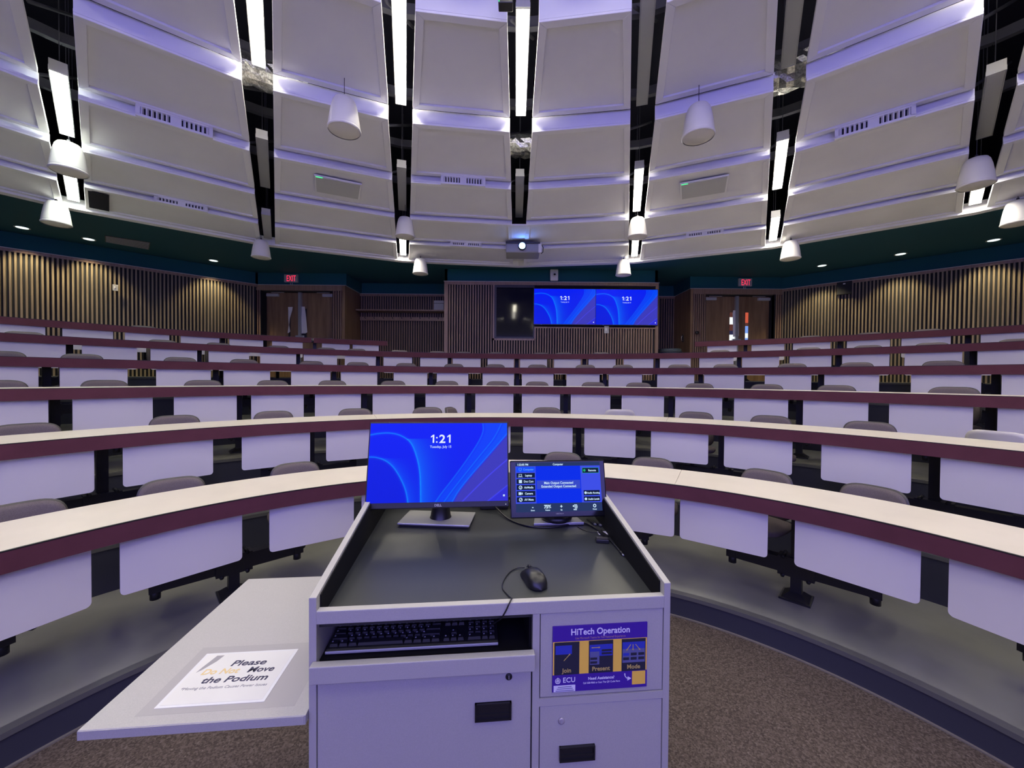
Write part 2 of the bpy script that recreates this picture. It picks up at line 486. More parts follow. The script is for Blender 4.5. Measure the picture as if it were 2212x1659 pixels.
b.bx(wx1, BX1 - .07, BY - .055, BY, ztb - .03, ztb, M_TRIMW)
b.bx(wx1, BX1 - .07, BY - .01, BY, ztb, ZT - .08, M_VOID)
struct(b.build('wall_back_booth'))
b = MB(); b.prism([(BY - .045, zwb), (BY - .035, zwb), (BY + .024, ZT - .08), (BY + .014, ZT - .08)], 'x', wx0, wx1)
wn = struct(b.build('window_1', M_GLASS))
b = MB()
for a in ((wx0, wx0 + .05), (wx1 - .03, wx1)): b.bx(a[0], a[1], BY - .055, BY - .02, zwb, ZT - .08)
b.bx(wx0, wx1, BY - .05, BY - .03, ZT - .14, ZT - .08); b.bx(wx0, wx1, BY - .05, BY - .03, zwb, zwb + .04)
b.build('window_frame', M_BLACK, wn)

# soffit and roof ------------------------------------------------------
CC = (.034, -.39); SA = 15.585; A0 = .52
CR = [3.63, 4.78, 5.86, 6.90, 7.88, 8.86]      # tier boundaries (apothems)
CZ = [4.50, 4.33, 4.216, 4.13, 4.05]
def cpt(a, r, z): return pol(a, r, z, CC)
def cvert(k, r, z):                            # polygon vertex on gap line k
    return cpt(A0 + k * SA, r / math.cos(R(SA / 2)), z)
b = MB()
ks = range(-6, 7)
vin = [cvert(k, 8.97, ZS) for k in ks]; vout = [cvert(k, 16, ZS) for k in ks]
vs = vin + vout + [(v[0], v[1], ZS + .06) for v in vin + vout]; n = len(vin)
fs = [(i, i + 1, n + i + 1, n + i) for i in range(n - 1)] + [(2 * n + i, 3 * n + i, 3 * n + i + 1, 2 * n + i + 1) for i in range(n - 1)] + [(i, 2 * n + i, 2 * n + i + 1, i + 1) for i in range(n - 1)]
b.add(vs, fs, M_SOFF); struct(b.build('ceiling_soffit'))
b = MB(); b.bx(-16, 16, -3.3, 16, 6.3, 6.4, M_VOID); struct(b.build('ceiling'))
b = MB()                                        # fascia ring under the tray
for i, k in enumerate(list(ks)[:-1]):
    P = [cvert(k, 8.86, 4.055), cvert(k + 1, 8.86, 4.055), cvert(k + 1, 8.99, 4.055), cvert(k, 8.99, 4.055)]
    lo = [(p[0], p[1], 4.02) for p in P]; hi = [(p[0], p[1], ZS + .02) for p in P]
    b.add(lo + hi, [(0, 1, 2, 3), (7, 6, 5, 4), (0, 4, 5, 1), (1, 5, 6, 2), (2, 6, 7, 3), (3, 7, 4, 0)], M_CEILF)
struct(b.build('trim_11'))
b = MB()                                        # outer lip of the tray, a thin darker line
for i, k in enumerate(list(ks)[:-1]):
    P = [cvert(k, 8.99, 0), cvert(k + 1, 8.99, 0), cvert(k + 1, 9.03, 0), cvert(k, 9.03, 0)]
    lo = [(p[0], p[1], 4.05) for p in P]; hi = [(p[0], p[1], ZS) for p in P]
    b.add(lo + hi, [(0, 1, 2, 3), (7, 6, 5, 4), (0, 4, 5, 1), (1, 5, 6, 2), (2, 6, 7, 3), (3, 7, 4, 0)], M_GREYP)
struct(b.build('trim_12'))

# ceiling panels -------------------------------------------------------
TN = ['first (nearest)', 'second', 'third', 'fourth', 'fifth (outermost)']
COLN = {-5: 'sixth column to the left of the centre gap', -1: 'column just left of the centre gap', 1: 'column just right of the centre gap', -2: 'second column left of the centre gap', 2: 'second column right of the centre gap',
        -3: 'third column left of the centre gap', 3: 'third column right of the centre gap', -4: 'far left column', 4: 'far right column', 5: 'outermost right column'}
def gh(r): return (.149 - .003 * r / .94) * .94
def ceil_pt(col, side, r, z, inset=0.):
    sg = R(A0 + (abs(col) - .5) * SA * (1 if col > 0 else -1) + side * SA / 2)
    ac = R(A0 + (abs(col) - .5) * SA * (1 if col > 0 else -1))
    n = (math.sin(ac), math.cos(ac)); ug = (math.sin(sg), math.cos(sg)); pg = (math.cos(sg), -math.sin(sg))
    G = gh(r) + inset
    t = (r + side * G * (pg[0] * n[0] + pg[1] * n[1])) / (ug[0] * n[0] + ug[1] * n[1])
    return (CC[0] + t * ug[0] - side * G * pg[0], CC[1] + t * ug[1] - side * G * pg[1], z)
def quad_prism(b, P, z0, z1, m):
    lo = [(p[0], p[1], z0) for p in P]; hi = [(p[0], p[1], z1) for p in P]
    b.add(lo + hi, [(0, 1, 2, 3), (7, 6, 5, 4), (0, 4, 5, 1), (1, 5, 6, 2), (2, 6, 7, 3), (3, 7, 4, 0)], m)
def ceil_panel(col, i, r0, r1, z, rise):
    if i < 0: lab = 'off-white ceiling panel nearest the stage, %s' % COLN.get(col, 'side column')
    else: lab = 'off-white framed ceiling panel, %s tier, %s' % (TN[i], COLN.get(col, 'side column'))
    c0 = ceil_pt(col, -1, r0, z)
    t = thing('ceiling_panel', lab, 'ceiling panel', (c0[0], c0[1], z), 0, 'off-white ceiling panels')
    inv = Vector((-c0[0], -c0[1], -z))
    def loc(P): return [(p[0] - c0[0], p[1] - c0[1], 0) for p in P]
    O = [ceil_pt(col, -1, r0, z), ceil_pt(col, 1, r0, z), ceil_pt(col, 1, r1, z), ceil_pt(col, -1, r1, z)]
    fw = .07
    I = [ceil_pt(col, -1, r0 + fw, z, fw), ceil_pt(col, 1, r0 + fw, z, fw), ceil_pt(col, 1, r1 - fw, z, fw), ceil_pt(col, -1, r1 - fw, z, fw)]
    b = MB(); quad_prism(b, loc(O), .022, .045, M_CEIL); b.build('board', None, t)
    b = MB()
    for a in range(4):
        c = (a + 1) % 4
        quad_prism(b, loc([O[a], O[c], I[c], I[a]]), 0, .022, M_CEILF)
    b.build('frame', None, t, bevel=.004)
    rq = r0 + (.05 if i > 0 else 0.); r2 = rq + .03
    Q = [ceil_pt(col, -1, rq, z), ceil_pt(col, 1, rq, z), ceil_pt(col, 1, r2, z), ceil_pt(col, -1, r2, z)]
    b = MB(); quad_prism(b, loc(Q), .045, rise, M_CEIL); b.build('upstand', None, t)
    return t
for col in (-5, -4, -3, -2, -1, 1, 2, 3, 4, 5):
    if col not in (-5, 5):
        ceil_panel(col, -1, 1.75, 3.42, 4.86, .3)  # unseen inner panels, lengthened to keep the added lamps off the upstands
    for i in range(5):
        if col == -5 and i < 3: pass
        rise = (CZ[i - 1] - CZ[i] + .02) if i else .30
        ceil_panel(col, i, CR[i] + .0, CR[i + 1] + (.015 if i < 4 else 0), CZ[i], rise)
# the closed end of the centre gap, above the projector
b = MB()
def gp(k, r, off):
    sg = R(A0 + k * SA); return (CC[0] + r * math.sin(sg) + off * math.cos(sg), CC[1] + r * math.cos(sg) - off * math.sin(sg), 0)
quad_prism(b, [gp(0, 6.99, -.16), gp(0, 6.99, .16), gp(0, 8.92, .16), gp(0, 8.92, -.16)], 4.14, 4.165, M_CEIL)
struct(b.build('trim_13'))

# roof steel seen through the gaps
bk = 0
for r in (4.2, 5.3, 6.35, 7.45):
    b = MB()
    for k in range(-5, 5):
        p = Vector(cvert(k, r, 5.0)); q = Vector(cvert(k + 1, r, 5.0))
        d = q - p; a = math.atan2(d.y, d.x)
        b.box((p + q) / 2, (d.length, .06, .10), M_BEAM, Matrix.Rotation(a, 3, 'Z'))
    bk += 1
    tag(b.build('roof_beam'), 'dark steel beam crossing above the ceiling gaps, %s from the stage' % ['nearest', 'second', 'third', 'farthest'][bk - 1], 'beam', 'roof beams above the gaps')
for bi, k in enumerate((-3, -2, -1, 0, 1, 2, 3)):
    for bj, r in enumerate((3.9, 5.6, 6.8)):
        p = Vector(cpt(A0 + k * SA - 1.5, r, 4.75)); q = Vector(cpt(A0 + k * SA + 1.5, r + .9, 5.35))
        b = MB(); b.tube([Vector((0, 0, 0)), q - p], .018, M_BEAM, 6)
        tag(b.build('roof_brace', loc=p), 'diagonal steel brace above the %s ceiling gap, %s' % (['far left', 'second left', 'first left', 'centre', 'first right', 'second right', 'far right'][bi], ['nearest the stage', 'halfway out', 'nearest the back wall'][bj]), 'brace', 'roof braces above the gaps')
def foil(k, r, lab, sz=.32):
    b = MB(); c = Vector(cpt(A0 + k * SA, r, 4.86))
    n1, n2 = 14, 18; vs = []; fs = []
    rnd = random.Random(int(r * 100) + k)
    for i in range(n1 + 1):
        for j in range(n2):
            a = 2 * PI * j / n2; rr = sz / 2 * (1 + rnd.uniform(-.10, .10))
            vs.append((-.45 + .9 * i / n1, rr * math.cos(a), rr * math.sin(a)))
    for i in range(n1):
        for j in range(n2): fs.append((i * n2 + j, i * n2 + (j + 1) % n2, (i + 1) * n2 + (j + 1) % n2, (i + 1) * n2 + j))
    b.add(vs, fs, M_FOIL)
    o = b.build('foil_duct', loc=c, rz=R(-(A0 + k * SA))); tag(o, lab, 'duct', 'foil ducts above the gaps')
foil(0, 5.95, 'crinkled foil duct crossing above the centre ceiling gap')
foil(2, 5.42, 'shiny foil duct hanging low in the second ceiling gap right of centre', .36)
foil(-2, 5.45, 'foil duct behind the bright lamp in the second gap left of centre', .30)

# linear light fixtures ------------------------------------------------
FR = {'A': (3.75, 5.13, 4.72), 'C': (5.88, 7.28, 4.39), 'E': (7.62, 8.83, 4.105)}
GN = {-4: 'outermost left', -3: 'third gap left of centre', -2: 'second gap left of centre', -1: 'first gap left of centre', 0: 'centre gap', 1: 'first gap right of centre', 2: 'second gap right of centre', 3: 'third gap right of centre'}
RN = {'A': 'nearest the stage', 'C': 'in the middle ring', 'E': 'in the outer ring'}
LIT = {('A', 0): 1, ('A', -1): 1, ('A', -2): 1, ('C', -3): 2, ('C', 1): 1, ('C', 2): 1, ('E', -3): 2, ('E', -1): 1, ('E', 1): 1, ('E', 2): 1, ('E', 3): 1,
       ('A', -4): 1, ('A', 4): 1, ('A', 3): 1}  # these lamps lie out of view and are lit only for extra light
def fixture(rg, k):
    r0, r1, z = FR[rg]; lit = LIT.get((rg, k), 0)
    c = cpt(A0 + k * SA, (r0 + r1) / 2, z); L = r1 - r0
    t = thing('linear_light', '%s white linear light, %s, %s' % ('lit glowing' if lit else 'unlit', GN.get(k, 'far side gap'), RN[rg]), 'light fixture', c, R(-(A0 + k * SA)), 'linear lights in the ceiling gaps')
    b = MB(); b.bx(-.058, .058, -L / 2, L / 2, .035, .10); b.bx(-.062, -.0555, -L / 2, L / 2, -.002, .04); b.bx(.0555, .062, -L / 2, L / 2, -.002, .04); b.build('housing', M_HOUS, t)
    b = MB(); b.bx(-.055, .055, -L / 2 + .02, L / 2 - .01, 0, .034)
    b.build('diffuser', (M_TUBEC if lit == 2 else M_TUBE) if lit else M_OFF, t, bevel=.004)
    b = MB(); b.bx(-.059, .059, -L / 2 - .004, -L / 2 + .018, -.002, .10); b.build('end_cap', M_HOUS, t)
    b = MB(); b.bx(-.059, .059, L / 2 - .01, L / 2, -.002, .10); b.build('end_cap', M_HOUS, t)
    for y in (-L / 2 + .15, L / 2 - .15):
        b = MB(); b.tube([(0, y, .10), (0, y, 2.1 - (z - 4.2))], .004, None, 5); b.build('hanger_wire', M_BEAM, t)
for k in range(-3, 4):
    for rg in ('A', 'C', 'E'):
        if rg == 'E' and k == 0: continue
        fixture(rg, k)
for k in (-4, 4): fixture('A', k)  # unseen side lamps added for light
# unseen lamps added over the stage to brighten desks, panels and podium
for k, (x, y) in enumerate(((-3.0, .0), (3.0, .0), (-1.2, -1.6), (1.2, -1.6))):
    t = thing('linear_light', 'lit linear light over the stage, %s' % ['left front', 'right front', 'left rear', 'right rear'][k], 'light fixture', (x, y, 5.35), 0, 'linear lights over the stage')
    b = MB(); b.bx(-.06, .06, -.65, .65, .035, .10); b.build('housing', M_HOUS, t)
    b = MB(); b.bx(-.055, .055, -.63, .63, 0, .034); b.build('diffuser', M_TUBE, t)
for k in range(-4, 5):     # innermost ring, added out of view to light the front desks
    c = cpt(A0 + k * SA, 2.35, 4.95)
    t = thing('linear_light', 'lit linear light in the innermost ring overhead, %s' % GN.get(k, 'outermost right'), 'light fixture', c, R(-(A0 + k * SA)), 'linear lights in the innermost ring')
    b = MB(); b.bx(-.06, .06, -.6, .6, .035, .10); b.build('housing', M_HOUS, t)
    b = MB(); b.bx(-.055, .055, -.58, .58, 0, .034); b.build('diffuser', M_RING_FILL, t)

# pendant speakers -----------------------------------------------------
def speaker_proto():
    t = thing('pendant_speaker', '', 'speaker', (0, 0, 0), 0, 'white pendant speakers')
    prof = [(.0, .268), (.055, .268), (.078, .258), (.093, .235), (.108, .18), (.121, .10), (.130, .03), (.133, .0), (.125, -.006)]
    b = MB(); b.lathe(prof, None, 32); b.build('body', M_WHITE, t)
    b = MB(); b.lathe([(.126, -.002), (.08, -.012), (.0, -.014)], None, 32); b.build('grille', M_GRILLE, t)
    b = MB(); b.lathe([(.133, .014), (.1365, .010), (.1365, .0), (.130, -.006)], None, 32); b.build('rim', M_WHITE, t)
    b = MB(); b.tube([(0, 0, .26), (0, 0, .30)], .012, None, 8); b.tube([(0, 0, .30), (0, 0, .445)], .003, None, 5); b.build('suspension_cable', M_BEAM, t)
    return t
SPK = [(-21.6, 4.60, 4.00, 'large white dome speaker hanging in front of the panels, left of the centre lamps'),
       (22.5, 4.69, 4.00, 'large white dome speaker hanging in front of the panels, right of the centre lamps'),
       (-46.0, 6.78, 3.80, 'white speaker below the bright cool lamp at the far left'),
       (-14.7, 6.98, 3.85, 'white speaker in the first gap left of centre, under an unlit lamp'),
       (16.2, 6.97, 3.85, 'white speaker in the first gap right of centre, between two lit lamps'),
       (46.8, 7.10, 3.80, 'white speaker above the outermost lit lamp at the right'),
       (-47.3, 8.76, 3.70, 'white speaker beside the outermost lamp at the far left, against the teal soffit'),
       (-31.3, 8.69, 3.70, 'white speaker under the end of the second gap left of centre'),
       (-12.8, 8.66, 3.70, 'small white speaker in front of the teal soffit, left of the booth'),
       (14.7, 8.71, 3.70, 'small white speaker in front of the teal soffit, above the right display'),
       (33.4, 8.70, 3.70, 'white speaker under the end of the second gap right of centre'),
       (49.7, 8.77, 3.70, 'white speaker at the far right edge, lit yellow by the lamp')]
sp0 = None
for i, (a, r, z, lab) in enumerate(SPK):
    if sp0 is None: sp0 = o = speaker_proto()
    else: o = copy_tree(sp0)
    o.location = cpt(a, r, z + .006); o.rotation_euler = (0, 0, R(-a)); o['label'] = lab
    if i < 2: o.scale = (1.14, 1.14, 1.14)

# vents in the risers --------------------------------------------------
def vent(col, off, r, z, w, h, lab):
    ac = A0 + (abs(col) - .5) * SA * (1 if col > 0 else -1)
    c = Vector(cpt(ac, r, z)) + Vector((math.cos(R(ac)), -math.sin(R(ac)), 0)) * off
    t = thing('ceiling_vent', lab, 'air vent', c, R(-ac), 'louvred air vents between the ceiling tiers')
    b = MB(); b.bx(-w / 2, w / 2, 0, .05, 0, h); b.build('backing', M_BACK, t)
    b = MB(); b.bx(-w / 2 - .02, w / 2 + .02, -.03, 0, h - .012, h + .012); b.bx(-w / 2 - .02, w / 2 + .02, -.03, 0, -.012, .012)
    b.bx(-w / 2 - .02, -w / 2 + .015, -.03, 0, 0, h); b.bx(w / 2 - .015, w / 2 + .02, -.03, 0, 0, h); b.bx(-.045, .045, -.026, 0, 0, h)
    b.build('frame', M_CEILF, t)
    n = 6
    for sgn in (-1, 1):
        b = MB()
        for k in range(n):
            x = sgn * (.05 + (w / 2 - .06) * (k + .5) / n)
            b.box((x, -.014, h / 2), (.011, .026, h - .02), None, Matrix.Rotation(sgn * .5, 3, 'Z'))
        b.build('louvre', M_CEILF, t)
vent(-1, .02, 5.845, 4.225, .56, .10, 'louvred vent in the column just left of centre, inner ring')
vent(-3, .03, 5.845, 4.225, .58, .10, 'louvred vent in the third column left of centre, inner ring')
vent(3, -.02, 5.845, 4.225, .58, .10, 'louvred vent in the third column right of centre, inner ring')
vent(-1, .08, 7.865, 4.06, .54, .07, 'small louvred vent just left of the projector, outer ring')
vent(-3, .02, 7.865, 4.06, .56, .07, 'small louvred vent in the third column left of centre, outer ring')
vent(2, .06, 7.865, 4.06, .54, .07, 'small louvred vent in the second column right of centre, outer ring')

# ceiling microphone panels, access hole
def mic_panel(x, y, z, az, lab):
    t = thing('ceiling_microphone', lab, 'microphone', (x, y, z), R(-az), 'flat square ceiling microphones')
    b = MB(); b.bx(-.29, .29, -.25, .25, 0, .021); b.build('housing', M_CEILF, t, bevel=.006)
    b = MB(); b.bx(-.27, .27, -.23, .23, -.004, .001); b.build('grille', mat('microphone_grille', (.50, .51, .54), .6), t)
    b = MB(); b.bx(-.27, -.19, -.240, -.225, -.007, -.003); b.build('status_light', M_GREENLED, t)
mic_panel(-2.42, 5.47, 4.194, -25., 'flat white ceiling microphone with green light, left half of the ceiling')
mic_panel(2.58, 5.39, 4.194, 24.5, 'flat white ceiling microphone with green light, right half of the ceiling')
b = MB(); quad_prism(b, [(-5.67, 5.28, 0), (-5.53, 5.42, 0), (-6.06, 5.94, 0), (-6.21, 5.80, 0)], 4.045, 4.05, M_VOID)
tag(b.build('access_opening'), 'dark square opening in the outermost ceiling panel at the far left', 'opening')

# soffit: downlights and a return grille
DL = [(-8.56, 6.90, 'round recessed downlight at the far left'), (-8.0, 7.46, 'round recessed downlight second from the left, beside the grille'), (-6.65, 8.78, 'round recessed downlight nearest the left doors'),
      (6.88, 8.80, 'round recessed downlight nearest the right doors'), (7.80, 7.96, 'round recessed downlight in the middle of the right soffit'), (8.67, 7.14, 'round recessed downlight at the far right')]
M_DLIT = emis('downlight_lens', (.75, 1., .95), 2.2)
for x, y, lab in DL:
    t = thing('downlight', lab, 'downlight', (x, y, ZS), 0, 'recessed downlights in the teal soffit')
    b = MB(); b.lathe([(.075, -.001), (.092, -.006), (.098, -.001), (.098, .0)], None, 28); b.build('trim_ring', M_WHITE, t)
    b = MB(); b.lathe([(.076, -.002), (.0, -.002)], None, 28); b.build('lens', M_DLIT, t)
    L = bpy.data.lights.new('downlight_lamp', 'SPOT'); L.energy = DOWN; L.color = (1., .84, .50); L.spot_size = R(92); L.spot_blend = .5; L.shadow_soft_size = .06
    lo = bpy.data.objects.new('downlight_lamp', L); COL.objects.link(lo); lo.parent = t; lo.location = (0, 0, -.02)
    s = -1 if x < 0 else 1
    lo.rotation_euler = Vector((s * .10, .10, -1)).to_track_quat('-Z', 'Y').to_euler()
b = MB(); g = [(-7.46, 7.23, 0), (-6.96, 7.59, 0), (-7.37, 8.01, 0), (-7.80, 7.56, 0)]; quad_prism(b, g, ZS - .014, ZS - .002, mat('dusty_grille', (.085, .095, .085), .7))
for k in range(9):
    u = (k + .5) / 9; p = Vector(g[0]).lerp(Vector(g[3]), u); q = Vector(g[1]).lerp(Vector(g[2]), u); d = q - p
    b.box((p + q) / 2 + Vector((0, 0, ZS - .016)), (d.length * .96, .010, .008), M_GREYP, Matrix.Rotation(math.atan2(d.y, d.x), 3, 'Z'))
tag(b.build('return_grille'), 'grey rectangular air grille in the teal soffit at the left', 'grille')

# exit signs -----------------------------------------------------------
M_EXIT = emis('red_exit_letters', (1., .03, .09), 1.3)
def exit_sign(x, y, lab):
    t = thing('exit_sign', lab, 'exit sign', (x, y, ZT), 0, 'exit signs over the doors')
    b = MB(); b.bx(-.165, .165, -.03, .03, .065, .255); b.build('housing', M_GREYP, t, bevel=.006)
    b = MB(); b.bx(-.028, -.014, -.006, .006, 0, .07); b.bx(.014, .028, -.006, .006, 0, .07); b.build('stem', M_GREYP, t)
    text('EXIT', .205, M_EXIT, 'lettering', t, (0.01, -.0315, .088), (PI / 2, 0, 0), bold=.0, sx=.55)
exit_sign(-5.47, YD - .0, 'grey exit sign with red letters over the left doors')
exit_sign(5.76, YD + .05, 'grey exit sign with red letters over the right doors')

# ================================================================== DESKS
PAN = {
1: [(-72, -59.5), (-57.1, -44.3), (-40.9, -28.6), (-27.4, -14.9), (-12.6, -.1), (2.2, 14.7), (15.9, 28.3), (29.1, 41.6), (44.9, 57.7), (60., 72.7)],
2: [(-75.5, -67), (-63.6, -55.2), (-52.9, -44.4), (-41.2, -32.7), (-30.5, -22.1), (-19.6, -11.2), (-9.1, -.7), (1.5, 10.), (12., 20.4), (22.8, 31.1), (33.3, 41.6), (44.8, 53.1), (55.4, 63.8), (66.8, 75.2)],
3: [(-70.6, -64.3), (-62.7, -56.4), (-54.7, -48.4), (-46.5, -40.1), (-38.5, -32.2), (-30.7, -24.4), (-22.7, -16.3), (-14.6, -8.2), (-6.5, -.1), (1.3, 7.6), (9.4, 15.7), (17.5, 23.8), (25.4, 31.8), (33.3, 39.6), (41.2, 47.6), (49.4, 55.7), (57.3, 63.7), (65.5, 71.9)],
4: [(-67.7, -62.6), (-60.8, -55.7), (-54.3, -49.3), (-46.9, -41.8), (-40.5, -35.4), (-32.9, -27.9), (-26.5, -21.4), (-19., -13.9), (-12.4, -7.4), (-5.1, 0), (1.3, 6.4), (8.5, 13.7), (15.1, 20.1), (22.3, 27.4), (28.7, 33.7), (36.1, 41.1), (42.4, 47.4), (50., 55.), (56.3, 61.3), (63., 68.)],
5: [(-64., -59.8), (-57.3, -53.), (-51.9, -47.7), (-46.6, -42.4), (-41.3, -37.1), (-35.9, -31.7), (-30.8, -26.5), (-25.5, -21.2), (-20.1, -15.9), (-14.7, -10.5), (-9.7, -5.3), (-4.2, 0), (1., 5.3), (6.4, 10.6), (11.8, 15.9), (17.1, 21.4), (22.3, 26.5), (27.6, 31.9), (32.9, 37.1), (38.2, 42.4), (43.4, 47.5), (48.7, 52.9), (53.9, 58.1), (59.8, 64.)],
6: [(-63, -59.4), (-57.4, -53.7), (-52.6, -49.), (-48.1, -44.4), (-43.4, -39.7), (-38.7, -35.1), (-34.1, -30.5)],
7: [(-28.1, -24.5), (-24.1, -20.5)],
8: [(28.3, 31.9), (33.6, 37.2), (38.1, 41.8), (43.3, 47.), (47.9, 51.5), (53.5, 57.1), (59, 62.6)]}
POST = {1: [-72, -43.9, -14.6, 14.6, 43.9, 72], 2: [-74, -53.7, -32., -10.9, 10.9, 32.5, 54.2, 74], 3: [-71.4, -55.4, -39.5, -23.6, -7.4, 8.5, 24.6, 40.5, 56.4, 71.5],
        4: [-68.3, -54.8, -41., -27.2, -13.2, .6, 14.4, 28.1, 41.8, 55.6, 69.], 5: [-64.5, -52.5, -42., -31.3, -20.8, -10.1, .5, 11.2, 21.8, 32.4, 42.9, 53.4, 64.5],
        6: [-58.4, -49, -39.2], 7: [-28.9], 8: [32.8, 42.5, 52.5]}
SPAN = {1: (-80, 80), 2: (-77, 77), 3: (-73, 73), 4: (-69, 69), 5: (-65, 65), 6: (-63, -29.45), 7: (-29.15, -19.3), 8: (26.7, 63)}
SEAM = {1: (-18, 28.3), 2: (-23, 25), 3: (-24, 24.5), 4: (-28, 28), 5: (-32, 32), 6: (), 7: (), 8: ()}
DLAB = {1: 'front curved desk with cream top and maroon edge, nearest the podium', 2: 'second curved desk from the front, cream top and maroon edge',
        3: 'third curved desk from the front, maroon edge at eye level', 4: 'fourth curved desk from the front with maroon edge and white panels',
        5: 'fifth curved desk from the front, running unbroken before the control booth', 6: 'long back row desk at the left, in front of the left slatted wall',
        7: 'short two-panel back row desk piece in front of the coat rack alcove', 8: 'back row desk at the right, in front of the right doors'}
def round_board(w, h, t, r, n=6):
    """upright board in x-z, bottom corners rounded, top at z=0"""
    pts = [(-w / 2, 0)]
    for k in range(n + 1):
        a = PI + k / n * PI / 2; pts.append((-w / 2 + r + r * math.cos(a), -h + r + r * math.sin(a)))
    for k in range(n + 1):
        a = -PI / 2 + k / n * PI / 2; pts.append((w / 2 - r + r * math.cos(a), -h + r + r * math.sin(a)))
    pts.append((w / 2, 0))
    b = MB(); b.prism(pts, 'y', 0, t); return b
pan_me = {}
post_me = None
for d in range(1, 9):
    i = min(d, 6) - 1
    r = RR[i]; z = PZ[i]; zt = z + .74
    a0, a1 = SPAN[d]
    am = (a0 + a1) / 2 if d > 5 else 0
    bp = pol(am, r + .45, z)
    t = thing('lecture_desk', DLAB[d], 'desk', (bp[0], bp[1], z), 0, 'curved lecture desks')
    T = Matrix.Translation((-bp[0], -bp[1], -z))
    def local(b):
        b.v = [(v[0] - bp[0], v[1] - bp[1], v[2] - z) for v in b.v]; return b
    cuts = [a0] + list(SEAM[d]) + [a1]
    for s0, s1 in zip(cuts[:-1], cuts[1:]):
        gpp = .03
        nn = max(6, int((s1 - s0) / 1.5))
        b = MB(); ring(b, r + .012, r + .50, zt - .028, zt, s0 + (gpp if s0 != a0 else 0), s1 - (gpp if s1 != a1 else 0), M_TOP, nn); local(b).build('worktop', None, t)
        b = MB(); ring(b, r, r + .012, zt - .092, zt - .004, s0, s1, M_BAND, nn)
        ring(b, r + .012, r + .03, zt - .092, zt - .028, s0, s1, M_BAND, nn); local(b).build('edge_band', None, t)
        b = MB(); ring(b, r - .0005, r + .012, zt - .004, zt + .0005, s0, s1, M_EDGE, nn); local(b).build('edging', None, t)
    for (p0, p1) in PAN[d]:
        rp = r + .034
        wd = .49 if d < 9 else 0
        wd = 2 * rp * math.sin(R(p1 - p0) / 2)
        key = round(wd, 2)
        c = pol((p0 + p1) / 2, rp, zt - .085)
        if key not in pan_me:
            o = round_board(key, .285, .018, .022).build('modesty_panel', M_PANEL, t); pan_me[key] = o.data
        else:
            o = bpy.data.objects.new('modesty_panel', pan_me[key]); COL.objects.link(o); o.parent = t
        o.location = (c[0] - bp[0], c[1] - bp[1], c[2] - z); o.rotation_euler = (0, 0, R(-(p0 + p1) / 2))
    for a in POST[d]:
        c = pol(a, r + .45, z)
        if post_me is None:
            b = MB(); b.bx(-.03, .03, -.03, .03, 0, .712); b.bx(-.12, .12, -.15, .10, .685, .712)
            po = b.build('support_post', M_BLACK, t, bevel=.004)
            b = MB(); b.bx(-.085, .085, -.085, .085, 0, .012)
            b.add([(-.075, -.075, .012), (.075, -.075, .012), (.075, .075, .012), (-.075, .075, .012), (-.035, -.035, .045), (.035, -.035, .045), (.035, .035, .045), (-.035, .035, .045)],
                  [(0, 1, 5, 4), (1, 2, 6, 5), (2, 3, 7, 6), (3, 0, 4, 7), (4, 5, 6, 7)], None)
            bo = b.build('base_plate', M_BLACK, po, bevel=.003)
            b = MB(); b.bx(-.36, .36, -.04, .03, .165, .262); b.bx(-.10, .10, -.05, .04, .150, .275)
            for s in (-1, 1):
                b.bx(s * .385 - .03, s * .385 + .03, -.045, .035, .165, .275); b.tube([(s * .385, 0, .17), (s * .385, 0, .115)], .026, None, 12)
                b.tube([(s * .07, -.06, .150), (s * .07, .05, .150)], .013, None, 6); b.tube([(s * .07, -.06, .275), (s * .07, .05, .275)], .013, None, 6)
            be = b.build('seat_beam', M_BLACK, po)
            post_me = (po.data, bo.data, be.data); o = po
        else:
            o = bpy.data.objects.new('support_post', post_me[0]); COL.objects.link(o); o.parent = t
            for nm, me in (('base_plate', post_me[1]), ('seat_beam', post_me[2])):
                q = bpy.data.objects.new(nm, me); COL.objects.link(q); q.parent = o
        o.location = (c[0] - bp[0], c[1] - bp[1], 0); o.rotation_euler = (0, 0, R(-a))

# ================================================================== CHAIRS
def pad(w, h, t, rnd=3.2, bend=.05, taper=.08, n=14, puff=.5):
    """soft rounded slab in x-z (z 0..h), front face towards -y; bend curves the sides towards -y"""
    vs = []; fs = []
    def P(u, v, front):
        # squircle mapping of the square to a rounded rectangle
        k = 1.0 / rnd
        mu = abs(u) ** 1.0; mv = abs(v) ** 1.0
        L = (mu ** rnd + mv ** rnd) ** k if (mu + mv) > 0 else 1
        mx = max(mu, mv) or 1
        s = mx / L if L > 0 else 1
        x = u * s; y = v * s
        e = max(abs(u), abs(v))
        th = t * (1 - (e ** 4) * puff) if front else 0
        wz = (y + 1) / 2
        X = x * w / 2 * (1 - taper * wz)
        Y = -bend * (x * x) - (th if front else 0)
        return (X, Y, wz * h)
    for side in (0, 1):
        for i in range(n + 1):
            for j in range(n + 1):
                vs.append(P(-1 + 2 * i / n, -1 + 2 * j / n, side == 1))
    N = (n + 1) ** 2
    for i in range(n):
        for j in range(n):
            a = i * (n + 1) + j; q = (a, a + 1, a + n + 2, a + n + 1)
            fs.append(q); fs.append(tuple(N + k for k in q[::-1]))
    rim = [j for j in range(n + 1)] + [i * (n + 1) + n for i in range(1, n + 1)] + [n * (n + 1) + j for j in range(n - 1, -1, -1)] + [i * (n + 1) for i in range(n - 1, 0, -1)]
    for a, c in zip(rim, rim[1:] + rim[:1]): fs.append((a, c, N + c, N + a))
    b = MB(); b.add(vs, fs, None, True); return b
